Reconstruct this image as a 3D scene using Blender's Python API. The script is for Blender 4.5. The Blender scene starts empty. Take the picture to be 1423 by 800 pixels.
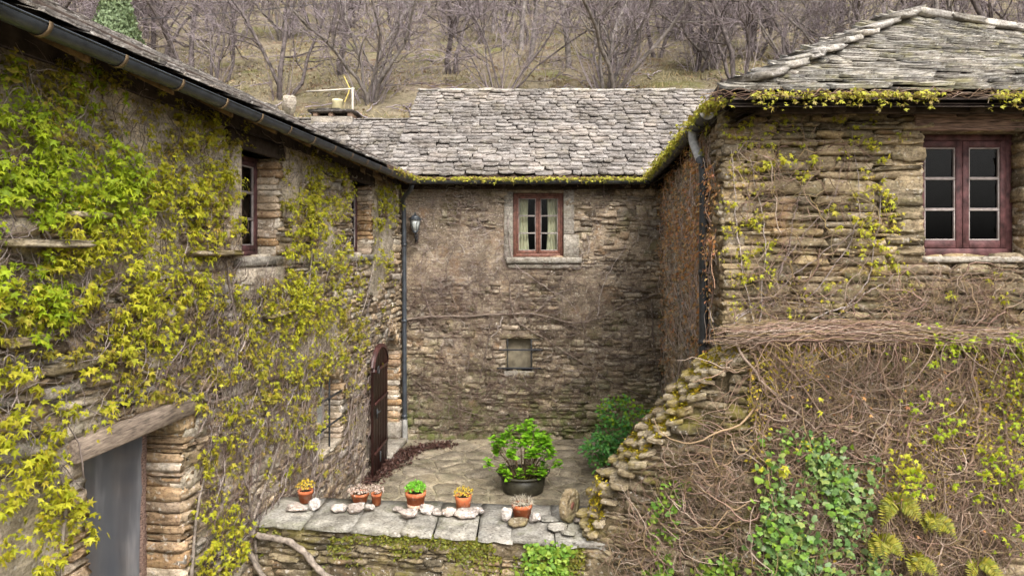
import bpy, bmesh, math
import numpy as np
from mathutils import Matrix, Vector

# ---------------------------------------------------------------- camera, sky, sun, exposure
SC = bpy.context.scene
COL = SC.collection
CZ, F, CX, HY = 3.56, 950.0, 711.5, 345.0       # eye height (m); focal length, centre column and eye-level row in px of a 1423 px wide frame
cam = bpy.data.cameras.new('camera')
cam.sensor_width = 36.0
cam.lens = 36.0 * F / 1423.0
cam.shift_y = -(400.0 - HY) / 1423.0             # lens shift keeps the verticals upright
cam.clip_start = 0.05
cam.clip_end = 1500
cam_o = bpy.data.objects.new('camera', cam)
COL.objects.link(cam_o)
cam_o.location = (0, 0, CZ)
cam_o.rotation_euler = (math.radians(90), 0, 0)
SC.camera = cam_o

SUN_EL, SUN_AZ = math.radians(47), math.radians(159)   # azimuth clockwise from +Y: behind the camera, a little to the right
world = bpy.data.worlds.new('World')
SC.world = world
world.use_nodes = True
wn, wl = world.node_tree.nodes, world.node_tree.links
wn.clear()
w_out = wn.new('ShaderNodeOutputWorld')
w_bg = wn.new('ShaderNodeBackground')
w_sky = wn.new('ShaderNodeTexSky')
w_sky.sky_type = 'NISHITA'
w_sky.sun_disc = False
w_sky.sun_elevation = SUN_EL
w_sky.sun_rotation = SUN_AZ
w_sky.dust_density = 6.0
w_sky.ozone_density = 1.0
w_hs = wn.new('ShaderNodeHueSaturation')           # overcast: cloud takes the blue out of the sky
w_hs.inputs['Saturation'].default_value = 0.22
wl.new(w_sky.outputs[0], w_hs.inputs['Color'])
wl.new(w_hs.outputs[0], w_bg.inputs['Color'])
w_bg.inputs['Strength'].default_value = 0.14
wl.new(w_bg.outputs[0], w_out.inputs['Surface'])

sun = bpy.data.lights.new('sun', 'SUN')
sun.energy = 1.4
sun.angle = math.radians(34)
sun.color = (1.0, 0.94, 0.85)
sun_o = bpy.data.objects.new('sun', sun)
COL.objects.link(sun_o)
sd = Vector((math.sin(SUN_AZ) * math.cos(SUN_EL), math.cos(SUN_AZ) * math.cos(SUN_EL), math.sin(SUN_EL)))
sun_o.rotation_euler = sd.to_track_quat('Z', 'Y').to_euler()
sun_o.location = (0, -5, 30)

SC.view_settings.view_transform = 'Standard'
SC.view_settings.look = 'None'
SC.view_settings.gamma = 1.0
SC.view_settings.exposure = 1.27
SC.render.engine = 'CYCLES'
SC.cycles.use_denoising = True
SC.cycles.denoiser = 'OPENIMAGEDENOISE'
SC.cycles.denoising_input_passes = 'RGB_ALBEDO_NORMAL'
SC.cycles.denoising_prefilter = 'FAST'
SC.cycles.max_bounces = 6
SC.cycles.transparent_max_bounces = 8
SC.cycles.caustics_reflective = False
SC.cycles.caustics_refractive = False

RNG = np.random.default_rng(11)
UP = np.array([0., 0., 1.])


def rnd(a, b, n=None):
    return RNG.uniform(a, b, n)


def norm(a):
    a = np.asarray(a, float)
    return a / np.maximum(np.linalg.norm(a, axis=-1, keepdims=True), 1e-9)


_tabs = {}


def vnoise(x, y, seed=0):
    if seed not in _tabs:
        _tabs[seed] = np.random.default_rng(1000 + seed).random((64, 64))
    t = _tabs[seed]
    x, y = np.asarray(x, float), np.asarray(y, float)
    xi, yi = np.floor(x).astype(int), np.floor(y).astype(int)
    fx, fy = x - xi, y - yi
    fx, fy = fx * fx * (3 - 2 * fx), fy * fy * (3 - 2 * fy)
    a, b = t[xi % 64, yi % 64], t[(xi + 1) % 64, yi % 64]
    c, d = t[xi % 64, (yi + 1) % 64], t[(xi + 1) % 64, (yi + 1) % 64]
    return (a * (1 - fx) + b * fx) * (1 - fy) + (c * (1 - fx) + d * fx) * fy


def fbm(x, y, seed=0, octv=3):
    s, a, tot = 0, 1.0, 0.0
    x, y = np.asarray(x, float), np.asarray(y, float)
    for o in range(octv):
        s = s + a * vnoise(x * 2 ** o, y * 2 ** o, seed + o)
        tot += a
        a *= 0.5
    return s / tot


# ---------------------------------------------------------------- mesh helpers
def mesh_data(name, parts, smooth=False):
    vs, loops, starts, tot, off = [], [], [], 0, 0
    for V, Fs in parts:
        V = np.asarray(V, np.float32).reshape(-1, 3)
        for Fa in (Fs if isinstance(Fs, list) else [Fs]):
            Fa = np.asarray(Fa, np.int64)
            if Fa.size == 0:
                continue
            k = Fa.shape[1]
            loops.append((Fa + off).ravel())
            starts.append(tot + np.arange(Fa.shape[0]) * k)
            tot += Fa.size
        vs.append(V)
        off += len(V)
    V = np.concatenate(vs)
    L = np.concatenate(loops).astype(np.int32)
    S = np.concatenate(starts).astype(np.int32)
    me = bpy.data.meshes.new(name)
    me.vertices.add(len(V))
    me.vertices.foreach_set('co', V.ravel())
    me.loops.add(len(L))
    me.loops.foreach_set('vertex_index', L)
    me.polygons.add(len(S))
    me.polygons.foreach_set('loop_start', S)
    if smooth:
        me.polygons.foreach_set('use_smooth', np.ones(len(S), bool))
    me.update(calc_edges=True)
    return me


ROOT = {}


def link(name, data, mat=None, parent=None, kind=None):
    o = bpy.data.objects.new(name, data)
    COL.objects.link(o)
    if mat is not None and data is not None:
        if len(data.materials) == 0:
            data.materials.append(mat)
        elif data.materials[0] != mat:              # a shared mesh in another material
            o.material_slots[0].link = 'OBJECT'
            o.material_slots[0].material = mat
    if parent is not None:
        o.parent = parent
        if parent.name in ROOT:
            o.matrix_parent_inverse = Matrix.Translation(-ROOT[parent.name])
    if kind:
        o['kind'] = kind
    return o


def obj(name, parts, mat, parent=None, smooth=False, kind=None):
    if isinstance(parts, tuple):
        parts = [parts]
    return link(name, mesh_data(name, parts, smooth), mat, parent, kind)


def tag(o, label=None, cat=None, group=None, kind=None):
    if label:
        o['label'] = label
    if cat:
        o['category'] = cat
    if group:
        o['group'] = group
    if kind:
        o['kind'] = kind
    return o


def root(name, loc, label, cat, group=None):
    """An Empty at a thing's base; children are given in world coordinates."""
    o = bpy.data.objects.new(name, None)
    COL.objects.link(o)
    o.location = loc
    o.empty_display_size = 0.1
    ROOT[o.name] = Vector(loc)
    return tag(o, label, cat, group)


def local_root(name, loc, label, cat, group=None, rz=0, sc=1):
    """An Empty whose children are given in its own coordinates."""
    o = bpy.data.objects.new(name, None)
    COL.objects.link(o)
    o.location = loc
    o.rotation_euler = (0, 0, rz)
    o.scale = (sc, sc, sc)
    o.empty_display_size = 0.1
    return tag(o, label, cat, group)


def cbox(x0, x1, y0, y1, z0, z1, c=0.006):
    """box with chamfered edges"""
    xs, ys, zs = (x0, x1), (y0, y1), (z0, z1)
    c = min(c, 0.45 * min(abs(x1 - x0), abs(y1 - y0), abs(z1 - z0)))
    V, idx = [], {}
    for i in (0, 1):
        for j in (0, 1):
            for k in (0, 1):
                sx, sy, sz = 1 - 2 * i, 1 - 2 * j, 1 - 2 * k
                p = (xs[i], ys[j], zs[k])
                idx[i, j, k, 0] = len(V); V.append((p[0], p[1] + sy * c, p[2] + sz * c))
                idx[i, j, k, 1] = len(V); V.append((p[0] + sx * c, p[1], p[2] + sz * c))
                idx[i, j, k, 2] = len(V); V.append((p[0] + sx * c, p[1] + sy * c, p[2]))
    V = np.array(V, float)
    cen = V.mean(0)
    Q, T = [], []
    for i in (0, 1):
        Q.append([idx[i, 0, 0, 0], idx[i, 1, 0, 0], idx[i, 1, 1, 0], idx[i, 0, 1, 0]])
        Q.append([idx[0, i, 0, 1], idx[1, i, 0, 1], idx[1, i, 1, 1], idx[0, i, 1, 1]])
        Q.append([idx[0, 0, i, 2], idx[1, 0, i, 2], idx[1, 1, i, 2], idx[0, 1, i, 2]])
        for j in (0, 1):
            Q.append([idx[0, i, j, 1], idx[1, i, j, 1], idx[1, i, j, 2], idx[0, i, j, 2]])
            Q.append([idx[i, 0, j, 0], idx[i, 1, j, 0], idx[i, 1, j, 2], idx[i, 0, j, 2]])
            Q.append([idx[i, j, 0, 0], idx[i, j, 1, 0], idx[i, j, 1, 1], idx[i, j, 0, 1]])
            for k in (0, 1):
                T.append([idx[i, j, k, 0], idx[i, j, k, 1], idx[i, j, k, 2]])

    def orient(fs):
        out = []
        for f in fs:
            P = V[f]
            n = np.cross(P[1] - P[0], P[2] - P[0])
            out.append(f if np.dot(n, P.mean(0) - cen) > 0 else f[::-1])
        return np.array(out)
    return V, [orient(Q), orient(T)]


def tubes(P, R, k=3, cap=False):
    """many swept tubes at once: P (M,n,3), R (M,n)"""
    P = np.asarray(P, float)
    if P.ndim == 2:
        P = P[None]
    R = np.asarray(R, float)
    if R.ndim < 2:
        R = np.broadcast_to(R, P.shape[:2])
    M, n = P.shape[:2]
    T = norm(np.gradient(P, axis=1))
    mt = norm(T.mean(1))
    ref = np.where(np.abs(mt[:, 2:3]) < 0.8, np.array([[0, 0, 1.]]), np.array([[1., 0, 0]]))
    A = norm(np.cross(T, ref[:, None, :]))
    B = np.cross(T, A)
    an = np.arange(k) * 2 * math.pi / k
    V = P[:, :, None, :] + R[:, :, None, None] * (np.cos(an)[None, None, :, None] * A[:, :, None, :] + np.sin(an)[None, None, :, None] * B[:, :, None, :])
    base = (np.arange(M) * n * k)[:, None, None]
    i = np.arange(n - 1)[None, :, None] * k
    j = np.arange(k)[None, None, :]
    j2 = (j + 1) % k
    Q = np.stack([base + i + j, base + i + j2, base + i + k + j2, base + i + k + j], -1).reshape(-1, 4)
    fs = [Q]
    if cap:
        e0 = base[:, 0, 0][:, None] + np.arange(k)[None, ::-1]
        e1 = base[:, 0, 0][:, None] + (n - 1) * k + np.arange(k)[None]
        fs += [e0, e1]
    return V.reshape(-1, 3), fs


def lathe(prof, k=24, c=(0, 0, 0)):
    """surface of revolution about z from (r, z) pairs"""
    prof = np.asarray(prof, float)
    an = np.arange(k) * 2 * math.pi / k
    V = np.stack([prof[:, 0:1] * np.cos(an), prof[:, 0:1] * np.sin(an), np.repeat(prof[:, 1:2], k, 1)], -1).reshape(-1, 3) + np.array(c)
    i = np.arange(len(prof) - 1)[:, None] * k
    j = np.arange(k)[None]
    j2 = (j + 1) % k
    return V, np.stack([i + j, i + j2, i + k + j2, i + k + j], -1).reshape(-1, 4)


def place(protoV, protoF, Mx):
    """copies of one small mesh under many 3x4 transforms"""
    V = np.einsum('mij,nj->mni', Mx[:, :, :3], protoV) + Mx[:, None, :, 3]
    offs = np.arange(len(Mx))[:, None, None] * len(protoV)
    Fs = protoF if isinstance(protoF, list) else [protoF]
    return V.reshape(-1, 3), [(f[None] + offs).reshape(-1, f.shape[1]) for f in Fs]


def mats(axX, axY, axZ, T):
    return np.stack([axX, axY, axZ, T], -1)


def proj(P):
    P = np.asarray(P, float)
    d = np.maximum(P[..., 1], 0.05)
    return CX + F * P[..., 0] / d, HY - F * (P[..., 2] - CZ) / d


def emit(name, rest_name, protos, pid, Mx, area, mat, parent, nmax, share=None):
    """the largest pieces in view become objects, the rest one mesh of kind stuff"""
    cen = Mx[:, :, 3]
    px, py = proj(cen)
    vis = (px > -25) & (px < 1448) & (py > -25) & (py < 825) & (cen[:, 1] > 0.5)
    score = np.where(vis, area / np.maximum((cen - np.array([0, 0, CZ])) ** 2 @ np.ones(3), 1e-3), 0)
    order = np.argsort(-score)
    single = [i for i in order[:nmax] if score[i] > 0]
    restmask = np.ones(len(Mx), bool)
    restmask[single] = False
    for i in single:
        o = link(name, protos[pid[i]]['mesh'], mat, parent)
        m = np.eye(4)
        m[:3] = Mx[i]
        o.matrix_basis = Matrix(m.tolist())
    if restmask.any():
        parts = []
        for p in range(len(protos)):
            sel = restmask & (pid == p)
            if sel.any():
                parts.append(place(protos[p]['V'], protos[p]['F'], Mx[sel]))
        obj(rest_name, parts, mat, parent, kind='stuff')


# ---------------------------------------------------------------- materials
class NT:
    def __init__(s, name):
        s.m = bpy.data.materials.new(name)
        s.m.use_nodes = True
        s.n, s.l = s.m.node_tree.nodes, s.m.node_tree.links
        s.b = s.n['Principled BSDF']
        s.out = s.n['Material Output']
        s._pos = None

    def new(s, t, **kw):
        nd = s.n.new(t)
        for k, v in kw.items():
            setattr(nd, k, v)
        return nd

    def put(s, sock, v):
        if isinstance(v, bpy.types.NodeSocket):
            s.l.new(v, sock)
        elif isinstance(v, (tuple, list)) and len(v) == 3 and sock.type == 'RGBA':
            sock.default_value = (*v, 1)
        else:
            sock.default_value = v

    def geo(s, which='Position'):
        if s._pos is None:
            s._pos = s.new('ShaderNodeNewGeometry')
        return s._pos.outputs[which]

    def noise(s, scale, detail=3, rough=0.55, stretch=None, vec=None):
        nd = s.new('ShaderNodeTexNoise')
        v = vec or s.geo()
        if stretch:
            mp = s.new('ShaderNodeMapping')
            mp.inputs['Scale'].default_value = stretch
            s.l.new(v, mp.inputs['Vector'])
            v = mp.outputs[0]
        s.l.new(v, nd.inputs['Vector'])
        nd.inputs['Scale'].default_value = scale
        nd.inputs['Detail'].default_value = detail
        nd.inputs['Roughness'].default_value = rough
        return nd.outputs['Fac']

    def math(s, op, a, b=0.0, clamp=False):
        nd = s.new('ShaderNodeMath', operation=op, use_clamp=clamp)
        s.put(nd.inputs[0], a)
        s.put(nd.inputs[1], b)
        return nd.outputs[0]

    def step(s, v, lo, hi):
        nd = s.new('ShaderNodeMapRange')
        nd.interpolation_type = 'SMOOTHSTEP'
        s.put(nd.inputs['Value'], v)
        nd.inputs['From Min'].default_value = lo
        nd.inputs['From Max'].default_value = hi
        return nd.outputs[0]

    def ramp(s, v, cols, pos=None):
        nd = s.new('ShaderNodeValToRGB')
        e = nd.color_ramp.elements
        n = len(cols)
        pos = pos or [i / (n - 1) for i in range(n)]
        while len(e) < n:
            e.new(0.5)
        for i in range(n):
            e[i].position = pos[i]
            e[i].color = (*cols[i], 1)
        s.put(nd.inputs[0], v)
        return nd.outputs[0]

    def mix(s, f, a, b, mode='MIX'):
        nd = s.new('ShaderNodeMix', data_type='RGBA', blend_type=mode)
        s.put(nd.inputs[0], f)
        s.put(nd.inputs[6], a)
        s.put(nd.inputs[7], b)
        return nd.outputs[2]

    def rand(s):
        oi = s.new('ShaderNodeObjectInfo')
        return s.math('FRACT', s.math('ADD', oi.outputs['Random'], s.geo('Random Per Island')))

    def bump(s, h, dist=0.01, strength=1.0):
        nd = s.new('ShaderNodeBump')
        s.put(nd.inputs['Height'], h)
        nd.inputs['Distance'].default_value = dist
        nd.inputs['Strength'].default_value = strength
        s.l.new(nd.outputs[0], s.b.inputs['Normal'])

    def done(s, col, rough=0.85, spec=0.3, **kw):
        s.put(s.b.inputs['Base Color'], col)
        s.put(s.b.inputs['Roughness'], rough)
        s.b.inputs['Specular IOR Level'].default_value = spec
        for k, v in kw.items():
            s.put(s.b.inputs[k], v)
        return s.m


def stone_mat(name, cols, moss=0.35, mosscol=(0.10, 0.105, 0.03), pale=0.25, palecol=(0.50, 0.47, 0.42), bumpd=0.012, rust=0.0, lowmoss=None):
    t = NT(name)
    rd = t.rand()
    c = t.ramp(rd, cols)
    sh = t.new('ShaderNodeVectorMath', operation='MULTIPLY_ADD')      # every stone its own piece of texture
    t.put(sh.inputs[0], rd)
    sh.inputs[1].default_value = (13.1, 27.7, 41.3)
    t.put(sh.inputs[2], t.geo())
    ov = sh.outputs[0]
    v = t.noise(7, 4, vec=ov)
    c = t.mix(1.0, c, t.ramp(v, [(0.55, 0.53, 0.5), (1.0, 1.0, 1.0), (1.35, 1.33, 1.3)], [0.25, 0.5, 0.8]), 'MULTIPLY')
    c = t.mix(1.0, c, t.ramp(t.noise(1.3, 4, 0.6), [(0.66, 0.64, 0.60), (1.0, 1.0, 1.0), (1.28, 1.24, 1.18)], [0.34, 0.5, 0.66]), 'MULTIPLY')
    strat = t.noise(14, 3, stretch=(0.35, 0.35, 2.4), vec=ov)
    c = t.mix(1.0, c, t.ramp(strat, [(0.62, 0.6, 0.58), (1.15, 1.14, 1.12)], [0.3, 0.68]), 'MULTIPLY')
    c = t.mix(1.0, c, t.ramp(t.noise(38, 3, 0.7, vec=ov), [(0.5, 0.48, 0.46), (1.0, 1.0, 1.0), (1.3, 1.3, 1.3)], [0.32, 0.5, 0.7]), 'MULTIPLY')
    if rust:
        c = t.mix(t.math('MULTIPLY', t.step(t.noise(3.1, 4), 0.56, 0.72), rust), c, (0.32, 0.17, 0.07))
    c = t.mix(t.math('MULTIPLY', t.step(t.noise(27, 2, 0.5), 0.62, 0.68), min(1, pale * 1.3)), c, palecol)
    c = t.mix(t.math('MULTIPLY', t.step(t.noise(11, 5, 0.7), 0.58, 0.72), pale), c, palecol)
    if moss:
        f = t.math('MULTIPLY', t.step(t.noise(2.3, 5, 0.68), 0.5, 0.68), moss)
        c = t.mix(f, c, mosscol)
    if lowmoss:
        sep = t.new('ShaderNodeSeparateXYZ')
        t.put(sep.inputs[0], t.geo())
        f = t.math('MULTIPLY', t.step(sep.outputs[2], lowmoss[1], lowmoss[0]), t.step(t.noise(3.7, 5, 0.7), 0.38, 0.62))
        c = t.mix(t.math('MULTIPLY', f, 0.9), c, (0.105, 0.12, 0.035))
    h = t.math('ADD', t.math('MULTIPLY', t.noise(16, 5, 0.65, stretch=(0.5, 0.5, 1.6)), 1.0), t.math('MULTIPLY', t.noise(48, 4, 0.75), 0.6))
    t.bump(h, bumpd, 1.0)
    return t.done(c, 0.93, 0.15)


def plain_mat(name, col, rough=0.6, spec=0.4, var=0.25, vscale=12, bumpd=0.0, metal=0.0, stretch=None):
    t = NT(name)
    c = t.mix(1.0, col, t.ramp(t.noise(vscale, 4, 0.6, stretch), [(1 - var * 1.6,) * 3, (1 + var,) * 3], [0.3, 0.7]), 'MULTIPLY')
    if bumpd:
        t.bump(t.noise(vscale * 4, 3, 0.6, stretch), bumpd)
    return t.done(c, rough, spec, Metallic=metal)


def leaf_mat(name, cols, trans=0.35, rough=0.5, patch=None):
    t = NT(name)
    c = t.ramp(t.rand(), cols)
    if patch:
        c = t.mix(t.step(t.noise(patch[0], 3), 0.42, 0.62), c, t.mix(0.35, patch[1], c))
    c = t.mix(1.0, c, t.ramp(t.noise(45, 2), [(0.75,) * 3, (1.2,) * 3], [0.3, 0.7]), 'MULTIPLY')
    t.done(c, rough, 0.25)
    tr = t.new('ShaderNodeBsdfTranslucent')
    t.put(tr.inputs['Color'], t.mix(1.0, c, (1.25, 1.25, 0.6), 'MULTIPLY'))
    mx = t.new('ShaderNodeMixShader')
    mx.inputs[0].default_value = trans
    t.l.new(t.b.outputs[0], mx.inputs[1])
    t.l.new(tr.outputs[0], mx.inputs[2])
    t.l.new(mx.outputs[0], t.out.inputs['Surface'])
    return t.m


def twig_mat(name, cols, rough=0.9):
    t = NT(name)
    c = t.ramp(t.rand(), cols)
    c = t.mix(1.0, c, t.ramp(t.noise(1.7, 3), [(0.7,) * 3, (1.25,) * 3], [0.3, 0.7]), 'MULTIPLY')
    return t.done(c, rough, 0.15)


def glass_mat(name, tint=(0.75, 0.8, 0.82), gloss=0.03):
    t = NT(name)
    tr = t.new('ShaderNodeBsdfTransparent')
    tr.inputs[0].default_value = (*tint, 1)
    gl = t.new('ShaderNodeBsdfGlossy')
    gl.inputs['Roughness'].default_value = gloss
    fr = t.new('ShaderNodeFresnel')
    fr.inputs['IOR'].default_value = 1.25
    mx = t.new('ShaderNodeMixShader')
    t.l.new(fr.outputs[0], mx.inputs[0])
    t.l.new(tr.outputs[0], mx.inputs[1])
    t.l.new(gl.outputs[0], mx.inputs[2])
    t.l.new(mx.outputs[0], t.out.inputs['Surface'])
    t.n.remove(t.b)
    return t.m


M = {}
M['stone_left'] = stone_mat('schist_left', [(0.18, 0.14, 0.10), (0.31, 0.24, 0.165), (0.40, 0.31, 0.21), (0.45, 0.40, 0.32), (0.26, 0.235, 0.21)], 0.2, pale=0.5, rust=0.35)
M['stone_back'] = stone_mat('schist_back', [(0.12, 0.095, 0.07), (0.22, 0.175, 0.128), (0.33, 0.262, 0.19), (0.45, 0.385, 0.30), (0.20, 0.172, 0.14)], 0.6, mosscol=(0.12, 0.11, 0.045), pale=0.5, rust=0.3, lowmoss=(0.1, 1.7))
M['stone_right'] = stone_mat('schist_right', [(0.14, 0.115, 0.08), (0.22, 0.18, 0.12), (0.30, 0.24, 0.155), (0.33, 0.25, 0.14), (0.20, 0.17, 0.13)], 0.35, pale=0.3, rust=0.35)
M['stone_low'] = stone_mat('schist_low', [(0.10, 0.085, 0.06), (0.18, 0.145, 0.095), (0.26, 0.215, 0.14), (0.21, 0.175, 0.12)], 0.85, mosscol=(0.16, 0.135, 0.03), pale=0.4, rust=0.25)
M['coping'] = stone_mat('schist_coping', [(0.17, 0.14, 0.09), (0.29, 0.24, 0.16), (0.38, 0.33, 0.24), (0.22, 0.175, 0.11)], 0.7, mosscol=(0.25, 0.19, 0.03), pale=0.35)
M['cap'] = stone_mat('schist_slab', [(0.20, 0.195, 0.175), (0.26, 0.25, 0.225), (0.235, 0.228, 0.21)], 0.3, mosscol=(0.13, 0.14, 0.05), pale=0.3, bumpd=0.006)
M['flag'] = stone_mat('flagstone', [(0.20, 0.175, 0.13), (0.26, 0.225, 0.165), (0.23, 0.20, 0.155), (0.30, 0.26, 0.195)], 0.35, mosscol=(0.15, 0.145, 0.08), pale=0.2, bumpd=0.005)
M['slate'] = stone_mat('roof_slate', [(0.15, 0.138, 0.132), (0.21, 0.195, 0.188), (0.27, 0.252, 0.242), (0.18, 0.165, 0.158), (0.235, 0.21, 0.195)], 0.3, mosscol=(0.20, 0.175, 0.115), pale=0.4, palecol=(0.5, 0.49, 0.46), bumpd=0.008)
M['ridge'] = stone_mat('ridge_slate', [(0.26, 0.245, 0.23), (0.34, 0.325, 0.305), (0.40, 0.38, 0.355)], 0.3, mosscol=(0.30, 0.27, 0.18), pale=0.5, palecol=(0.5, 0.48, 0.45), bumpd=0.01)
M['slate_moss'] = stone_mat('mossy_slate', [(0.13, 0.125, 0.12), (0.23, 0.22, 0.20), (0.30, 0.285, 0.26), (0.18, 0.165, 0.15)], 0.75, mosscol=(0.22, 0.20, 0.105), pale=0.4, palecol=(0.48, 0.47, 0.42), bumpd=0.01)
M['mortar'] = stone_mat('lime_mortar', [(0.30, 0.245, 0.185), (0.30, 0.245, 0.185)], 0.5, mosscol=(0.16, 0.13, 0.08), pale=0.9, palecol=(0.50, 0.44, 0.37), bumpd=0.025, rust=0.4, lowmoss=(0.1, 1.7))
M['plaster'] = stone_mat('old_plaster', [(0.47, 0.41, 0.33), (0.47, 0.41, 0.33)], 0.2, mosscol=(0.2, 0.17, 0.11), pale=0.5, palecol=(0.56, 0.52, 0.46), bumpd=0.02)
M['mortar_low'] = stone_mat('earth_mortar', [(0.13, 0.105, 0.065), (0.13, 0.105, 0.065)], 0.8, mosscol=(0.16, 0.14, 0.03), pale=0.2, bumpd=0.02)
M['joint'] = stone_mat('paving_joint', [(0.34, 0.30, 0.22), (0.34, 0.30, 0.22)], 0.3, bumpd=0.006)
M['trim'] = stone_mat('dressed_stone', [(0.27, 0.25, 0.22), (0.31, 0.285, 0.25)], 0.15, pale=0.3, bumpd=0.005)
M['whiterock'] = stone_mat('quartz_rock', [(0.36, 0.31, 0.28), (0.48, 0.43, 0.40), (0.55, 0.52, 0.50), (0.30, 0.27, 0.25)], 0.3, mosscol=(0.2, 0.17, 0.13), pale=0.6, palecol=(0.66, 0.63, 0.61), bumpd=0.02, rust=.3)
M['millstone'] = stone_mat('millstone', [(0.19, 0.155, 0.10), (0.19, 0.155, 0.10)], 0.5, mosscol=(0.15, 0.14, 0.05), bumpd=0.008)
M['chimney'] = stone_mat('chimney_stone', [(0.25, 0.225, 0.195), (0.31, 0.285, 0.25)], 0.4, bumpd=0.015)
M['jamb'] = stone_mat('ochre_jamb_stone', [(0.22, 0.15, 0.09), (0.40, 0.26, 0.14), (0.47, 0.38, 0.28), (0.52, 0.47, 0.40), (0.30, 0.21, 0.14), (0.42, 0.30, 0.18)], 0.2, pale=0.4, rust=0.35)
M['zinc'] = plain_mat('dark_zinc', (0.045, 0.052, 0.062), 0.42, 0.5, 0.3, 9)
M['zincdark'] = plain_mat('old_zinc', (0.035, 0.036, 0.038), 0.5, 0.4, 0.35, 9)
M['zincpale'] = plain_mat('pale_zinc', (0.33, 0.32, 0.30), 0.55, 0.4, 0.25, 14)
M['brass'] = plain_mat('weathered_brass', (0.20, 0.14, 0.08), 0.5, 0.5, 0.3, 20, metal=0.3)
M['iron'] = plain_mat('wrought_iron', (0.025, 0.026, 0.03), 0.6, 0.4, 0.3, 30)
M['wood'] = plain_mat('old_oak', (0.30, 0.235, 0.185), 0.85, 0.2, 0.4, 12, 0.006, stretch=(5, 0.5, 5))
M['woodx'] = plain_mat('old_oak_crosswise', (0.27, 0.18, 0.145), 0.85, 0.2, 0.55, 9, 0.006, stretch=(0.7, 6, 9))
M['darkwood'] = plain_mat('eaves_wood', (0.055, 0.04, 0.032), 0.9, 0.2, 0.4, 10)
M['rafter'] = plain_mat('rafter_end', (0.22, 0.14, 0.07), 0.85, 0.2, 0.4, 14)
M['redpaint'] = plain_mat('oxblood_paint', (0.10, 0.043, 0.043), 0.65, 0.3, 0.5, 11, 0.002)
M['doorpaint'] = plain_mat('dark_brown_paint', (0.055, 0.021, 0.018), 0.45, 0.4, 0.3, 9, 0.002)
M['brownpaint'] = plain_mat('brown_paint', (0.16, 0.07, 0.05), 0.6, 0.3, 0.35, 16, 0.002)
M['putty'] = plain_mat('pale_putty', (0.30, 0.26, 0.245), 0.7, 0.3, 0.2, 20)
M['muntin'] = plain_mat('grey_muntin', (0.29, 0.255, 0.235), 0.7, 0.3, 0.2, 20)
M['curtain'] = plain_mat('cream_curtain', (0.62, 0.56, 0.36), 0.9, 0.1, 0.12, 9)
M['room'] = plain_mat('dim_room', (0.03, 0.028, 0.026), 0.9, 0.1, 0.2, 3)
M['shutterwood'] = plain_mat('inner_shutter', (0.11, 0.05, 0.035), 0.7, 0.3, 0.3, 9, stretch=(2, 2, 8))
M['board'] = plain_mat('niche_board', (0.28, 0.24, 0.17), 0.8, 0.2, 0.25, 8)
t_ = NT('terracotta')
c_ = t_.ramp(t_.noise(9, 4), [(0.33, 0.085, 0.035), (0.48, 0.14, 0.055), (0.52, 0.19, 0.085)], [0.3, 0.5, 0.7])
c_ = t_.mix(t_.math('MULTIPLY', t_.step(t_.noise(16, 5, 0.7), 0.52, 0.66), 0.55), c_, (0.55, 0.42, 0.34))
c_ = t_.mix(t_.math('MULTIPLY', t_.step(t_.noise(24, 4, 0.7), 0.58, 0.68), 0.6), c_, (0.16, 0.09, 0.05))
t_.bump(t_.noise(60, 3), 0.002)
M['terracotta'] = t_.done(c_, 0.85, 0.2)
M['terrapale'] = plain_mat('chalky_terracotta', (0.52, 0.36, 0.26), 0.85, 0.2, 0.25, 22, 0.002)
M['tub'] = plain_mat('dark_olive_tub', (0.042, 0.038, 0.024), 0.5, 0.4, 0.35, 10)
M['soil'] = plain_mat('soil', (0.05, 0.035, 0.022), 0.95, 0.1, 0.5, 40, 0.02)
M['pole'] = plain_mat('weathered_pole', (0.42, 0.38, 0.32), 0.8, 0.2, 0.2, 9)
M['strap'] = plain_mat('yellow_strap', (0.52, 0.42, 0.12), 0.7, 0.3, 0.2, 9)
M['potyellow'] = plain_mat('cream_chimney_pot', (0.62, 0.55, 0.33), 0.8, 0.2, 0.15, 9)
M['glass'] = glass_mat('window_glass')
M['glassdark'] = glass_mat('dark_window_glass', (0.45, 0.5, 0.55), 0.02)
M['lampglass'] = plain_mat('frosted_lamp_glass', (0.40, 0.42, 0.40), 0.25, 0.5, 0.1, 9)
t_ = NT('polythene_sheet')
M['sheet'] = t_.done(t_.ramp(t_.noise(3.2, 3, 0.5, (1, 2, 0.45)), [(0.075, 0.082, 0.098), (0.11, 0.116, 0.13), (0.25, 0.25, 0.265)], [0.3, 0.58, 0.8]), 0.28, 0.5)

M['leaf_green'] = leaf_mat('creeper_leaf_green', [(0.20, 0.29, 0.015), (0.32, 0.42, 0.022), (0.43, 0.49, 0.03), (0.24, 0.33, 0.018), (0.40, 0.43, 0.03)], 0.42)
M['leaf_yellow'] = leaf_mat('creeper_leaf_yellow', [(0.40, 0.41, 0.028), (0.52, 0.50, 0.04), (0.35, 0.38, 0.025), (0.46, 0.38, 0.04), (0.30, 0.33, 0.025)], 0.42)
M['leaf_olive'] = leaf_mat('creeper_leaf_olive', [(0.34, 0.29, 0.04), (0.42, 0.37, 0.045), (0.27, 0.27, 0.03), (0.38, 0.27, 0.06)], 0.38)
M['leaf_gutter'] = leaf_mat('creeper_leaf_gutter', [(0.40, 0.40, 0.045), (0.47, 0.44, 0.06), (0.30, 0.31, 0.035), (0.36, 0.27, 0.07), (0.25, 0.21, 0.06)])
M['leaf_rust'] = leaf_mat('creeper_leaf_rust', [(0.48, 0.19, 0.08), (0.56, 0.30, 0.11), (0.38, 0.16, 0.10), (0.52, 0.36, 0.14), (0.44, 0.25, 0.18)], 0.25)
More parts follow.
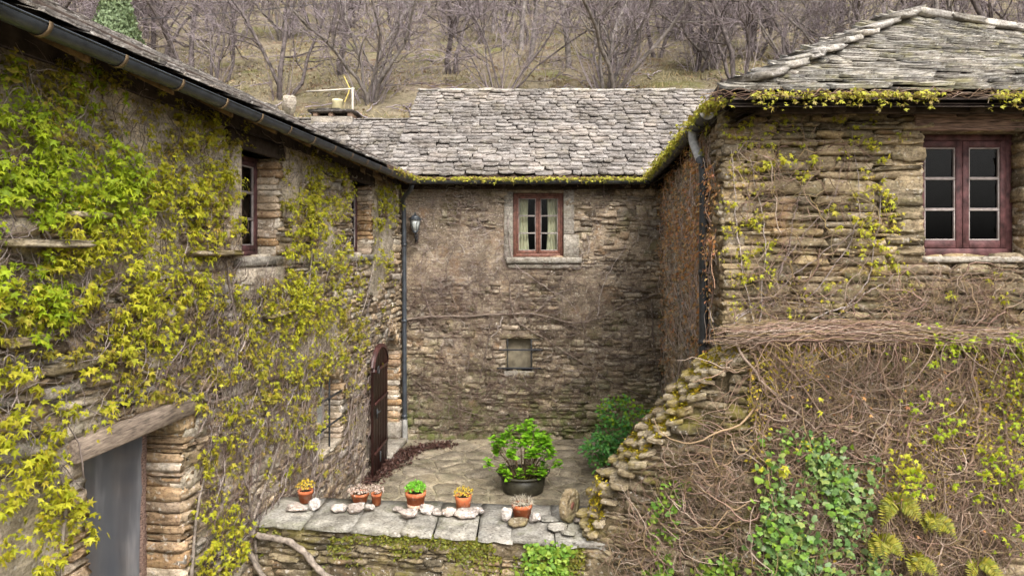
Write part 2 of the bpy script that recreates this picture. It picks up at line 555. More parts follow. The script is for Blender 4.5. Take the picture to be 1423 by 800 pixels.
M['ivy'] = leaf_mat('ivy_leaf', [(0.065, 0.13, 0.035), (0.11, 0.20, 0.05), (0.17, 0.26, 0.07), (0.085, 0.16, 0.05), (0.22, 0.27, 0.06), (0.14, 0.2, 0.09)], 0.25, 0.4)
M['ivy_bright'] = leaf_mat('young_ivy_leaf', [(0.10, 0.21, 0.03), (0.17, 0.29, 0.035), (0.25, 0.33, 0.04)], 0.3)
M['fern'] = leaf_mat('fern_frond', [(0.27, 0.27, 0.025), (0.19, 0.21, 0.025), (0.33, 0.28, 0.035), (0.14, 0.16, 0.03)], 0.35)
M['hydrangea'] = leaf_mat('hydrangea_leaf', [(0.13, 0.33, 0.016), (0.21, 0.45, 0.022), (0.30, 0.54, 0.034), (0.10, 0.25, 0.016)], 0.35)
M['shrub'] = leaf_mat('shrub_leaf', [(0.05, 0.18, 0.035), (0.09, 0.27, 0.055), (0.15, 0.36, 0.08), (0.06, 0.22, 0.07), (0.22, 0.38, 0.06)], 0.25)
M['shrub_tip'] = leaf_mat('shrub_tip_leaf', [(0.24, 0.36, 0.02), (0.16, 0.30, 0.02)], 0.35)
M['succ_yellow'] = leaf_mat('stonecrop_yellow', [(0.55, 0.40, 0.03), (0.62, 0.50, 0.06), (0.50, 0.30, 0.05)], 0.3)
M['succ_pink'] = leaf_mat('stonecrop_pale', [(0.42, 0.30, 0.25), (0.52, 0.42, 0.36), (0.34, 0.27, 0.22)], 0.2)
M['succ_green'] = leaf_mat('houseleek_green', [(0.14, 0.40, 0.03), (0.22, 0.50, 0.05)], 0.3)
M['succ_grey'] = leaf_mat('dry_thrift', [(0.36, 0.32, 0.26), (0.46, 0.42, 0.34), (0.28, 0.25, 0.2)], 0.2)
M['conifer'] = leaf_mat('conifer_spray', [(0.11, 0.155, 0.075), (0.17, 0.22, 0.11), (0.075, 0.11, 0.05)], 0.15)
M['moss'] = leaf_mat('moss_tuft', [(0.36, 0.31, 0.025), (0.50, 0.39, 0.03), (0.26, 0.23, 0.02), (0.52, 0.34, 0.035)], 0.25)
M['moss_green'] = leaf_mat('green_moss_tuft', [(0.10, 0.12, 0.02), (0.17, 0.18, 0.02), (0.13, 0.10, 0.02)], 0.2)
M['litter'] = leaf_mat('leaf_litter', [(0.05, 0.025, 0.02), (0.08, 0.04, 0.03), (0.035, 0.018, 0.015)], 0.0)
M['twig_grey'] = twig_mat('creeper_twig_grey', [(0.17, 0.13, 0.115), (0.28, 0.225, 0.205), (0.40, 0.345, 0.315), (0.12, 0.085, 0.078)])
M['twig_brown'] = twig_mat('creeper_twig_brown', [(0.085, 0.055, 0.048), (0.15, 0.105, 0.085), (0.25, 0.185, 0.15)])
M['twig_pink'] = twig_mat('dry_creeper_twig', [(0.14, 0.095, 0.065), (0.24, 0.165, 0.12), (0.37, 0.29, 0.23), (0.11, 0.07, 0.052), (0.26, 0.19, 0.085), (0.30, 0.195, 0.155), (0.18, 0.11, 0.085), (0.22, 0.175, 0.09)])
M['twig_rust'] = twig_mat('rusty_creeper_twig', [(0.30, 0.20, 0.16), (0.46, 0.35, 0.29), (0.58, 0.49, 0.43), (0.42, 0.24, 0.15)])
M['vine_bark'] = plain_mat('vine_bark', (0.24, 0.20, 0.165), 0.9, 0.15, 0.4, 20, 0.006)
M['stem_brown'] = plain_mat('brown_vine_bark', (0.18, 0.14, 0.112), 0.9, 0.15, 0.4, 20, 0.006)
M['bark'] = plain_mat('tree_bark', (0.12, 0.10, 0.095), 0.95, 0.1, 0.45, 6, 0.02)
M['barkpale'] = plain_mat('pale_tree_bark', (0.20, 0.175, 0.16), 0.95, 0.1, 0.4, 6, 0.02)
M['treetwig'] = twig_mat('bare_tree_twig', [(0.15, 0.12, 0.128), (0.23, 0.19, 0.20), (0.31, 0.265, 0.275)])  # twigs' own purple-grey, lightened to stand in for haze over the wood
M['green_stem'] = plain_mat('plant_stem', (0.20, 0.13, 0.08), 0.8, 0.2, 0.3, 20)
M['wire'] = plain_mat('cable', (0.05, 0.05, 0.055), 0.6, 0.3, 0.1, 3)


def ground_mat():
    t = NT('hill_grass')
    c = t.ramp(t.noise(0.22, 6, 0.65), [(0.10, 0.092, 0.048), (0.165, 0.14, 0.085), (0.215, 0.18, 0.125), (0.17, 0.13, 0.10)], [0.3, 0.45, 0.58, 0.72])
    c = t.mix(1.0, c, t.ramp(t.noise(3.0, 6, 0.75), [(0.55,) * 3, (1.0,) * 3, (1.4,) * 3], [0.3, 0.5, 0.72]), 'MULTIPLY')
    c = t.mix(t.step(t.noise(7, 6, 0.75), 0.58, 0.66), c, (0.32, 0.28, 0.22))
    c = t.mix(t.math('MULTIPLY', t.step(t.noise(0.8, 5, 0.7), 0.55, 0.64), 0.7), c, (0.13, 0.075, 0.05))
    c = t.mix(t.math('MULTIPLY', t.step(t.noise(0.4, 4, 0.6), 0.56, 0.66), 0.6), c, (0.14, 0.15, 0.05))
    t.bump(t.noise(5, 5, 0.75), 0.12)
    return t.done(c, 0.97, 0.05)


M['hill'] = ground_mat()
M['yard'] = plain_mat('yard_earth', (0.14, 0.12, 0.08), 0.95, 0.1, 0.4, 3, 0.02)


# ---------------------------------------------------------------- small shapes used many times
def finish_proto(V, Fs, name):
    V = np.asarray(V, float)
    Fs = [np.asarray(f) for f in (Fs if isinstance(Fs, list) else [Fs])]
    return {'V': V, 'F': Fs, 'mesh': mesh_data(name, [(V, Fs)])}


def face_stone(seed):
    """rough split wall stone: x along wall, y into the wall (0 = face, 1 = back), z up; unit size"""
    r = np.random.default_rng(seed)
    nx, nz = 4, 3
    us, vs = np.linspace(-.5, .5, nx + 1), np.linspace(-.5, .5, nz + 1)
    V = []
    top = r.uniform(-.16, .05, nx + 1) + np.linspace(0, 1, nx + 1) * r.uniform(-.16, .16)
    bot = r.uniform(-.05, .16, nx + 1)
    sl, sr = r.uniform(-.03, .09, 2)
    tilt = r.uniform(-.25, .25, 2)
    for j in range(nz + 1):
        for i in range(nx + 1):
            u, v = us[i], vs[j]
            if j == 0: v += bot[i]
            elif j == nz: v += top[i]
            else: v += r.uniform(-.08, .08)
            if i == 0: u += abs(sl) * (j / nz if sl > 0 else 1 - j / nz) + r.uniform(0, .03)
            elif i == nx: u -= abs(sr) * (j / nz if sr > 0 else 1 - j / nz) + r.uniform(0, .03)
            else: u += r.uniform(-.07, .07)
            edge = (i in (0, nx)) + (j in (0, nz))
            if edge == 2:
                u *= .975; v *= .92
            d = (0.0, 0.10, 0.15)[edge] + r.uniform(-.2, .2) + tilt[0] * us[i] + tilt[1] * vs[j]
            V.append((u, d, v))
    G = lambda i, j: j * (nx + 1) + i
    Q = [[G(i, j), G(i + 1, j), G(i + 1, j + 1), G(i, j + 1)] for j in range(nz) for i in range(nx)]
    ring = [G(i, 0) for i in range(nx + 1)] + [G(nx, j) for j in range(1, nz + 1)] + [G(i, nz) for i in range(nx - 1, -1, -1)] + [G(0, j) for j in range(nz - 1, 0, -1)]
    b0 = len(V)
    for k in ring:
        V.append((V[k][0] * .99, 1.0, V[k][2] * .99))
    n = len(ring)
    Q += [[ring[(k + 1) % n], ring[k], b0 + k, b0 + (k + 1) % n] for k in range(n)]
    return finish_proto(V, np.array(Q), 'stone')


def block_stone(seed, jit=0.055, k=3):
    """rough rounded block, unit size, centred"""
    r = np.random.default_rng(seed)
    bm = bmesh.new()
    bmesh.ops.create_cube(bm, size=1)
    bmesh.ops.subdivide_edges(bm, edges=bm.edges[:], cuts=k - 1, use_grid_fill=True)
    for v in bm.verts:
        p = np.array(v.co)
        m = np.sort(np.abs(p))
        if m[1] > .49:
            p = p * (.985 if m[0] < .49 else .96)
        p += r.uniform(-jit, jit, 3)
        v.co = p
    bm.verts.index_update()
    V = np.array([v.co[:] for v in bm.verts])
    Q = np.array([[v.index for v in f.verts] for f in bm.faces])
    bm.free()
    return finish_proto(V, Q, 'stone')


def lump(seed, sub=2, cutn=9):
    """angular broken rock: a ball cut flat by random planes, then roughened"""
    r = np.random.default_rng(seed)
    bm = bmesh.new()
    bmesh.ops.create_icosphere(bm, subdivisions=sub + 1, radius=0.5)
    dirs = norm(r.normal(size=(cutn, 3)))
    cut = r.uniform(.20, .42, cutn)
    for v in bm.verts:
        p = np.array(v.co)
        for d, c in zip(dirs, cut):
            e = p @ d - c
            if e > 0:
                p = p - d * e * .92
        v.co = p * (1 + .07 * r.normal()) + r.normal(0, .012, 3)
    bm.verts.index_update()
    V = np.array([v.co[:] for v in bm.verts])
    V = (V - (V.max(0) + V.min(0)) / 2) / (V.max(0) - V.min(0))
    T = np.array([[v.index for v in f.verts] for f in bm.faces])
    bm.free()
    return finish_proto(V, T, 'rock')


def slate(seed):
    """roof slate: x across, y up the slope (0 = lower edge), z thickness (top at 1)"""
    r = np.random.default_rng(seed)
    nx = 4
    xs = np.linspace(-.5, .5, nx + 1)
    low = np.array([.13, .02, 0, .02, .13]) * r.uniform(.2, 1.3) + r.uniform(-.05, .06, 5)
    V = []
    for j, y in enumerate((0, .45, 1)):
        for i in range(nx + 1):
            x = xs[i] * (1 - (.06 if j == 0 else 0)) + r.uniform(-.02, .02)
            V.append((x, y + (low[i] if j == 0 else 0), 1 + r.uniform(-.22, .22) - (.2 if j == 0 and i in (0, nx) else 0)))
    G = lambda i, j: j * (nx + 1) + i
    Q = [[G(i, j), G(i + 1, j), G(i + 1, j + 1), G(i, j + 1)] for j in range(2) for i in range(nx)]
    ring = [G(0, 2), G(0, 1)] + [G(i, 0) for i in range(nx + 1)] + [G(nx, 1), G(nx, 2)]
    b0 = len(V)
    for k in ring:
        V.append((V[k][0] * .98, V[k][1] + (.03 if V[k][1] < .3 else 0), 0))
    Q += [[ring[k + 1], ring[k], b0 + k, b0 + k + 1] for k in range(len(ring) - 1)]
    return finish_proto(V, np.array(Q), 'slate')


STONES = [face_stone(100 + i) for i in range(18)]
BLOCKS = [block_stone(200 + i) for i in range(12)]
ROCKS = [lump(300 + i) for i in range(8)]
SLATES = [slate(400 + i) for i in range(16)]


# leaves: tip along +y, face normal +z, unit length
def palmate(lobes, notch, droop=0.25, fold=0.12):
    pts = [(0, 0.0, 0)]
    n = len(lobes)
    for i, (a, l) in enumerate(lobes):
        a = math.radians(a)
        pts.append((l * math.sin(a), .25 + .75 * l * math.cos(a), -droop * l * l + fold * 0.3))
        if i < n - 1:
            b = math.radians((lobes[i][0] + lobes[i + 1][0]) / 2)
            pts.append((notch * math.sin(b), .25 + .75 * notch * math.cos(b), -fold))
    pts.append((0, .22, 0.03))
    c = len(pts) - 1
    T = [[c, i + 1, i] for i in range(0, c - 1)] + [[c, 0, c - 1]]
    return np.array(pts, float), [np.array(T)]


LEAF_MAPLE = palmate([(-122, .55), (-60, .85), (0, 1.05), (60, .85), (122, .55)], .34, .34, .10)
LEAF_CURL = palmate([(-120, .5), (-58, .78), (0, 1.1), (58, .78), (120, .5)], .36, .8, -.22)
LEAF_YOUNG = palmate([(-75, .7), (0, 1.0), (75, .62)], .32, .15, .25)
MAPLES = [LEAF_MAPLE, LEAF_CURL, LEAF_YOUNG, LEAF_MAPLE]
LEAF_IVY = palmate([(-115, .55), (-60, .72), (0, .95), (60, .72), (115, .55)], .58, .12, .05)
LEAF_OVAL = (np.array([(0, 0, 0), (-.26, .28, .05), (-.30, .58, .03), (0, 1, -.15), (.30, .58, .03), (.26, .28, .05), (0, .5, -.04)], float),
             [np.array([[6, 1, 0], [6, 2, 1], [6, 3, 2], [6, 4, 3], [6, 5, 4], [6, 0, 5]])])
LEAF_TINY = (np.array([(0, 0, 0), (-.32, .5, .08), (0, 1, 0), (.32, .5, .08)], float), [np.array([[0, 3, 2], [0, 2, 1]])])
LEAF_PINNA = (LEAF_OVAL[0] * np.array([.42, 1, 1]), LEAF_OVAL[1])
BLADE = (np.array([(-.05, 0, 0), (.05, 0, 0), (.035, .55, .04), (-.035, .55, .04), (0, 1, .18)], float), [np.array([[0, 1, 2], [0, 2, 3], [3, 2, 4]])])


def frames(N, T):
    """axes from a normal and a wanted tip direction"""
    N = norm(N)
    T = norm(T - (T * N).sum(-1, keepdims=True) * N)
    return np.cross(T, N), T, N


def leaves(proto, P, N, T, size):
    X, Y, Z = frames(N, T)
    s = np.asarray(size)[:, None]
    return place(proto[0], proto[1], mats(X * s, Y * s, Z * s, P))


# ---------------------------------------------------------------- walls
class Wall:
    """vertical wall face: u runs to the right as one looks at it, v is height, d is distance out of the face"""
    def __init__(s, A, B, z0, z1):
        s.O = np.array([A[0], A[1], 0.])
        e = np.array([B[0] - A[0], B[1] - A[1], 0.])
        s.L = float(np.linalg.norm(e))
        s.u = e / s.L
        s.n = np.cross(s.u, UP)
        s.z0, s.z1 = z0, z1
        s.open = []
        s.avoid = []
        s.top = lambda u: np.full(np.shape(u), s.z1)
        s.seed = int(abs(A[0] * 31 + A[1] * 17 + B[0] * 7)) % 40

    def pt(s, u, v, d=0.0):
        u, v, d = np.broadcast_arrays(np.asarray(u, float), np.asarray(v, float), np.asarray(d, float))
        return s.O + u[..., None] * s.u + v[..., None] * UP + d[..., None] * s.n

    def hit(s, px, py):
        px, py = np.asarray(px, float), np.asarray(py, float)
        D = np.stack([(px - CX) / F, np.ones_like(px), -(py - HY) / F], -1)
        C = np.array([0, 0, CZ])
        t = ((s.O - C) @ s.n) / (D @ s.n)
        P = C + t[..., None] * D
        return (P - s.O) @ s.u, P[..., 2]

    def solid(s, u, v, m=0.0):
        ok = (u > 0) & (u < s.L) & (v > s.z0) & (v < s.top(u))
        for (a, b, c, d, arch) in s.open:
            top = np.full(np.shape(u), d)
            if arch:
                top = d - arch * np.clip(((u - (a + b) / 2) / ((b - a) / 2)) ** 2, 0, 1)
            ok &= ~((u > a + m) & (u < b - m) & (v > c + m) & (v < top - m))
        return ok

    def box(s, u0, u1, v0, v1, d0, d1, c=0.005):
        V, Fs = cbox(u0, u1, -d1, -d0, v0, v1, c)
        return s.pt(V[:, 0], V[:, 2], -V[:, 1]), Fs

    def span(s, v):
        """free stretches of u at height v"""
        iv = [(0.0, s.L)]
        for (a, b, c, d, arch) in s.open:
            if c - .01 < v < d + .01:
                h = 1.0
                if arch and v > d - arch:
                    h = math.sqrt(max(0, (d - v) / arch))
                m = (a + b) / 2
                a2, b2 = m - (m - a) * h, m + (b - m) * h
                iv = [q for (x, y) in iv for q in ((x, min(y, a2)), (max(x, b2), y)) if q[1] - q[0] > .02]
        return iv


def backing(w, name, mat, parent, res=0.07, amp=0.03, base=-0.012, rag=0.0):
    def lines(a, b, edges):
        g = list(np.linspace(a, b, max(2, int((b - a) / res))))
        edges = [e for e in edges if a < e < b]
        g = [x for x in g if all(abs(x - e) > res * .4 for e in edges)]
        return np.array(sorted(g + edges))
    us = lines(0, w.L, [x for o in w.open for x in o[:2]])
    vs = lines(w.z0, w.z1, [x for o in w.open for x in o[2:4]])
    U, Vv = np.meshgrid(us, vs)
    d = base + amp * (fbm(U * 2.2, Vv * 3.1, w.seed) - .5) * 2 + amp * .8 * (fbm(U * 9, Vv * 9, w.seed + 5) - .5)
    Vt = np.minimum(Vv, w.top(U))
    P = w.pt(U, Vt, d).reshape(-1, 3)
    nu = len(us)
    j, i = np.meshgrid(np.arange(len(vs) - 1), np.arange(nu - 1), indexing='ij')
    uc, vc = (us[:-1] + us[1:])[None] / 2 + 0 * i, ((vs[:-1] + vs[1:])[:, None] / 2) + 0 * i
    keep = w.solid(uc, np.minimum(vc, w.top(uc) - 1e-4)) & (vs[:-1][:, None] < w.top(uc))
    k = (j * nu + i)[keep]
    Q = np.stack([k, k + 1, k + nu + 1, k + nu], -1)
    return obj(name, (P, Q), mat, parent, smooth=True)


def courses(w, hr=(.06, .13), wr=(.14, .46), prob=1.0, proud=(0.0, .03), plaster=None, rot=.03):
    """coursed rubble over the whole wall face: transforms and areas"""
    rows = []
    v = w.z0
    out = []
    while v < w.z1:
        h = rnd(*hr) * (1.5 if RNG.random() < .08 else 1)
        for (a, b) in w.span(v + h / 2):
            u = a - (rnd(0, .05) if a == 0 else 0)
            while u < b - .03:
                wd = rnd(*wr) * (0.7 + .5 * h / hr[1])
                if b - (u + wd) < .09:
                    wd = b - u
                off = .05 * (vnoise((u + wd / 2) * .8, v * 2, w.seed) - .5)
                roll = RNG.random()
                if roll < .34 and h > .07:              # two thin stones in place of one
                    f = rnd(.35, .65)
                    out.append((u + wd / 2, v + h * f / 2 + off, wd, h * f))
                    x = rnd(.35, .65)
                    for (c0, c1) in ((0, x), (x, 1)) if wd > .25 else ((0, 1),):
                        out.append((u + wd * (c0 + c1) / 2, v + h * (1 + f) / 2 + off, wd * (c1 - c0), h * (1 - f)))
                elif roll < .42:                        # one stone reaching into the next course
                    out.append((u + wd / 2, v + h * .75 + off, wd, h * 1.5))
                else:
                    out.append((u + wd / 2, v + h / 2 + off, wd, h))
                u += wd
        v += h
    A = np.array(out)
    ok = (A[:, 1] < w.top(A[:, 0]) - A[:, 3] * .3)
    ok &= RNG.random(len(A)) < prob
    if plaster is not None:
        ok &= ~plaster(A[:, 0], A[:, 1])
    A = A[ok]
    n = len(A)
    th = RNG.normal(0, rot, n)
    sc = rnd(.96, 1.06, n)
    front = rnd(proud[0], proud[1], n)
    dep = np.full(n, .11)
    ax = (np.cos(th)[:, None] * w.u + np.sin(th)[:, None] * UP) * (A[:, 2] * sc)[:, None]
    az = (-np.sin(th)[:, None] * w.u + np.cos(th)[:, None] * UP) * (A[:, 3] * rnd(.95, 1.12, n))[:, None]
    ay = norm(-w.n + .10 * RNG.normal(size=(n, 1)) * w.u) * dep[:, None]
    T = w.pt(A[:, 0], A[:, 1], front)
    view = norm(np.array([0, 0, CZ]) - T)
    area = A[:, 2] * A[:, 3] * np.abs(view @ w.n)
    return mats(ax, ay, az, T), area, RNG.integers(0, len(STONES), n)


def quoins(w, u_edge, side, v0, v1, depth, wr=(.16, .36), hr=(.07, .16), proud=.02):
    """blocks stacked up a jamb; side +1 = stones lie at u greater than the edge"""
    rows, v = [], v0
    while v < v1 - .03:
        h = min(rnd(*hr), v1 - v)
        if v1 - v - h < .04:
            h = v1 - v
        wd = rnd(*wr)
        d1 = proud + rnd(-.02, .022)
        u = u_edge + side * (wd / 2 - rnd(0, .02))
        rows.append((u, v + h / 2, wd, h, d1))
        v += h
    A = np.array(rows)
    n = len(A)
    D = depth + A[:, 4]
    T = w.pt(A[:, 0], A[:, 1], A[:, 4] - D / 2)
    Mx = mats(w.u * A[:, 2:3], -w.n * D[:, None], UP * (A[:, 3:4] * 1.02), T)
    return Mx, A[:, 2] * A[:, 3] * 1.5, RNG.integers(0, len(BLOCKS), n)


def cat3(lst):
    return [np.concatenate([x[i] for x in lst]) for i in range(3)]


def reveal(w, i, depth, mat, parent, name='reveal', inner=0.0):
    """the masonry sides of an opening as one open box"""
    a, b, c, d, arch = w.open[i]
    us = np.linspace(a, b, 9 if arch else 2)
    top = d - arch * ((us - (a + b) / 2) / ((b - a) / 2)) ** 2
    prof = [(a, c)] + [(u, t) for u, t in zip(us, top)] + [(b, c)]
    prof = np.array(prof)
    n = len(prof)
    P = np.concatenate([w.pt(prof[:, 0], prof[:, 1], -.005), w.pt(prof[:, 0], prof[:, 1], -depth)])
    Q = np.array([[k, (k + 1) % n, n + (k + 1) % n, n + k] for k in range(n)])
    return obj(name, (P, Q), mat, parent)


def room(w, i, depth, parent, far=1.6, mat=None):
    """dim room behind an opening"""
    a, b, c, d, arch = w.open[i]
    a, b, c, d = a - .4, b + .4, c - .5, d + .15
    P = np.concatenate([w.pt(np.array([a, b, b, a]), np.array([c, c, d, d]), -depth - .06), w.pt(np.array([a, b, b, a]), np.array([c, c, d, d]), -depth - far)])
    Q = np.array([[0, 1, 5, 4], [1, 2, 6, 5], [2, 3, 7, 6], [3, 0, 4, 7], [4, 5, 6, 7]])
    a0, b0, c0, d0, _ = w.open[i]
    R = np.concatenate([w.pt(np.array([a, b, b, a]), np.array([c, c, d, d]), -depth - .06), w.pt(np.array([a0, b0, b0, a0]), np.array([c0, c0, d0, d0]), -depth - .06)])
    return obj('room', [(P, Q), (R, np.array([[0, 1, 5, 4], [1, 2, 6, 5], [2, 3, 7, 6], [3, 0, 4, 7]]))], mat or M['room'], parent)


def casement(w, i, depth, parent, paint, bar, glass, rows=3, fw=.055, label=None, mid=.045, curtain=False):
    """two-leaf casement window set back in an opening: window (frame) > casement, pane, glazing_bar, curtain"""
    a, b, c, d, _ = w.open[i]
    d0, d1 = -depth - .05, -depth
    f = [w.box(a, a + fw, c, d, d0, d1), w.box(b - fw, b, c, d, d0, d1), w.box(a + fw, b - fw, c, c + fw * 1.15, d0, d1 + .02), w.box(a + fw, b - fw, d - fw, d, d0, d1)]
    win = obj('window', f, paint, parent)
    if label:
        win['label'] = label
    m = (a + b) / 2
    for (x0, x1) in ((a + fw + .003, m - .002), (m + .002, b - fw - .003)):
        y0, y1 = c + fw * 1.15 + .003, d - fw - .003
        e0, e1 = d0 + .01, d1 + .012
        obj('casement', [w.box(x0, x0 + mid, y0, y1, e0, e1), w.box(x1 - mid, x1, y0, y1, e0, e1), w.box(x0 + mid, x1 - mid, y0, y0 + mid * 1.2, e0, e1), w.box(x0 + mid, x1 - mid, y1 - mid, y1, e0, e1)], paint, win)
        gx0, gx1, gy0, gy1 = x0 + mid, x1 - mid, y0 + mid * 1.2, y1 - mid
        hh = (gy1 - gy0) / rows
        for k in range(rows):
            p0, p1 = gy0 + k * hh, gy0 + (k + 1) * hh
            P = w.pt(np.array([gx0, gx1, gx1, gx0]), np.array([p0 + .004, p0 + .004, p1 - .004, p1 - .004]), e0 + .022)
            obj('pane', (P, np.array([[0, 1, 2, 3]])), glass, win)
            q = .013
            obj('glazing_bar', [w.box(gx0, gx1, p0, p0 + q, e0 + .01, e1 - .008, .003), w.box(gx0, gx1, p1 - q, p1, e0 + .01, e1 - .008, .003),
                                w.box(gx0, gx0 + q, p0 + q, p1 - q, e0 + .01, e1 - .010, .003), w.box(gx1 - q, gx1, p0 + q, p1 - q, e0 + .01, e1 - .010, .003)], bar, win)
    if curtain:
        for (x0, x1, gap) in ((a + .04, m - .05, 1), (m + .04, b - .04, -1)):
            n, k = 26, 8
            wdt = (x1 - x0) * .72
            s = np.linspace(0, 1, n)
            vv = np.linspace(c + .03, d - .03, k)
            S, Vv = np.meshgrid(s, vv)
            pinch = 1 - .13 * np.sin(np.clip((Vv - c) / (d - c), 0, 1) * math.pi * .9)
            U = x0 + S * wdt * pinch if gap > 0 else x1 - S * wdt * pinch
            Dd = -depth - .13 + .022 * np.sin(S * 26 + Vv * .7)
            P = w.pt(U, Vv, Dd).reshape(-1, 3)
            j, i2 = np.meshgrid(np.arange(k - 1), np.arange(n - 1), indexing='ij')
            q = (j * n + i2).ravel()
            obj('curtain', (P, np.stack([q, q + 1, q + n + 1, q + n], -1)), M['curtain'], win, smooth=True)
    return win


def slate_roof(parent, P00, P10, P11, P01, mat, rows, nmax=250, wr=(.2, .42), thick=.024, name='roof', rest='slating', lift=.10, jitter=1.0, smax=1.0):
    """slates in courses over a four-cornered patch: P00-P10 eaves, P01-P11 top"""
    P00, P10, P11, P01 = [np.array(p, float) for p in (P00, P10, P11, P01)]
    S = lambda s, t: ((1 - s) * (1 - t))[..., None] * P00 + (s * (1 - t))[..., None] * P10 + (s * t)[..., None] * P11 + ((1 - s) * t)[..., None] * P01
    g = np.linspace(0, 1, 9)
    gs, gt = np.meshgrid(g, g)
    Vg = S(gs, gt).reshape(-1, 3)
    nrm0 = norm(np.cross(P10 - P00, P01 - P00))
    j, i = np.meshgrid(np.arange(8), np.arange(8), indexing='ij')
    q = (j * 9 + i).ravel()
    top = np.stack([q, q + 1, q + 10, q + 9], -1)
    rf = obj(name, [(Vg - nrm0 * .01, top), (Vg - nrm0 * .05, top[:, ::-1])], M['darkwood'], parent)
    recs = []
    for r in range(rows):
        t = (r + .0) / rows
        Ltot = np.linalg.norm(S(np.array(1.), np.array(t)) - S(np.array(0.), np.array(t)))
        x = rnd(-.1, 0)
        while x < Ltot:
            wd = rnd(*wr)
            recs.append(((x + wd / 2) / Ltot, t + rnd(-.004, .004) * jitter, wd))
            x += wd
    A = np.array(recs)
    Lr = np.linalg.norm(S(np.ones(len(A)), A[:, 1]) - S(np.zeros(len(A)), A[:, 1]), axis=1)
    A[:, 0] = np.clip(A[:, 0], (A[:, 2] / 2 - .04) / Lr, smax - (A[:, 2] / 2 - .04) / Lr)
    s, t = A[:, 0], A[:, 1]
    e = 1e-3
    du = norm(S(s + e, t) - S(s - e, t))
    dv0 = S(s, np.minimum(t + e, 2)) - S(s, t - e)
    N = norm(np.cross(du, dv0))
    dv = np.cross(N, du)
    n = len(A)
    slope = np.linalg.norm((P01 + P11 - P00 - P10) / 2)
    expo = slope / rows
    ln = np.minimum(expo * rnd(2.0, 2.5, n), (1.01 - t) * slope + .06)
    th = RNG.normal(0, .035, n) * jitter
    X = np.cos(th)[:, None] * du + np.sin(th)[:, None] * dv
    Y = -np.sin(th)[:, None] * du + np.cos(th)[:, None] * dv
    ang = -(thick * 1.15 / expo) * rnd(.75, 1.1, n) - lift * .2
    ang = -np.arctan(np.abs(ang))
    Y2 = np.cos(ang)[:, None] * Y + np.sin(ang)[:, None] * N
    N2 = np.cross(X, Y2)
    thk = thick * rnd(.7, 1.5, n)
    base = S(s, t) + N * (thick * 2.3 + rnd(0, .012, n) * jitter)[:, None] + X * 0
    Mx = mats(X * (A[:, 2] * rnd(.95, 1.03, n))[:, None], Y2 * ln[:, None], N2 * thk[:, None], base)
    view = norm(np.array([0, 0, CZ]) - base)
    area = A[:, 2] * expo * np.clip((view * N).sum(-1), .05, 1)
    emit('slate', rest, SLATES, RNG.integers(0, len(SLATES), n), Mx, area, mat, rf, nmax)
    return rf


def ridge_stones(parent, A, B, mat, wr=(.35, .6), width=.26, th=.05, name='ridge_slab', up=UP, roof_tilt=0.0):
    A, B = np.array(A, float), np.array(B, float)
    L = np.linalg.norm(B - A)
    d = (B - A) / L
    side = norm(np.cross(d, up))
    x = 0
    while x < L - .05:
        w_ = min(rnd(*wr), L - x + .05)
        p = BLOCKS[RNG.integers(0, 12)]
        o = link(name, p['mesh'], mat, parent)
        c = A + d * (x + w_ / 2) + up * (th / 2 + rnd(0, .015))
        dd = norm(d + up * (rnd(-.03, .05) - roof_tilt * rnd(.6, 1.4)))
        m = np.eye(4)
        m[:3] = np.stack([dd * w_ * 1.06, side * width * rnd(.85, 1.15), np.cross(dd, side) * th * rnd(.9, 1.6), c], -1)
        o.matrix_basis = Matrix(m.tolist())
        x += w_


def gutter(parent, A, B, mat, r=.06, brackets=0, bmat=None, name='gutter', capmat=None):
    """half-round gutter open at the top"""
    A, B = np.array(A, float), np.array(B, float)
    d = norm(B - A)
    side = norm(np.cross(d, UP))
    n = 12
    an = np.linspace(math.pi, 2 * math.pi, n)
    prof = [(r * math.cos(a), r * math.sin(a)) for a in an] + [((r - .008) * math.cos(a), (r - .008) * math.sin(a)) for a in an[::-1]]
    bead = [(r + .006 * math.cos(a) + .002, .006 * math.sin(a)) for a in np.linspace(0, 2 * math.pi, 7)[:-1]]
    parts = []
    for pr in (prof, bead):
        pr = np.array(pr)
        V = np.concatenate([E + pr[:, 0:1] * side + pr[:, 1:2] * UP for E in (A, B)])
        k = len(pr)
        parts.append((V, np.array([[i, (i + 1) % k, k + (i + 1) % k, k + i] for i in range(k)])))
    g = obj(name, parts, mat, parent, smooth=False)
    L = np.linalg.norm(B - A)
    for i in range(brackets):
        c = A + d * L * (i + .5) / brackets
        an = np.linspace(math.pi * .97, 2.03 * math.pi, 11)
        P = c + ((r + .005) * np.cos(an))[:, None] * side + ((r + .005) * np.sin(an))[:, None] * UP
        w2 = .014
        V = np.concatenate([P - d * w2, P + d * w2, P - d * w2 + norm(P - c) * .005, P + d * w2 + norm(P - c) * .005])
        k = 11
        Q = [[j, j + 1, k + j + 1, k + j] for j in range(k - 1)] + [[2 * k + j, 3 * k + j, 3 * k + j + 1, 2 * k + j + 1] for j in range(k - 1)]
        Q += [[j, 2 * k + j, 2 * k + j + 1, j + 1] for j in range(k - 1)] + [[k + j, k + j + 1, 3 * k + j + 1, 3 * k + j] for j in range(k - 1)]
        obj('gutter_bracket', (V, np.array(Q)), bmat or mat, g)
    for E in ((A, B) if capmat else ()):
        k = 14
        an = np.linspace(math.pi, 2 * math.pi, k)
        for sgn in (1,):
            V = np.concatenate([[E + UP * .0 - d * .004], E + (r * np.cos(an))[:, None] * side + (r * np.sin(an))[:, None] * UP - d * .004])
            obj('end_cap', (V, np.array([[0, i + 1, i + 2] for i in range(k - 1)])), capmat, g)
    return g


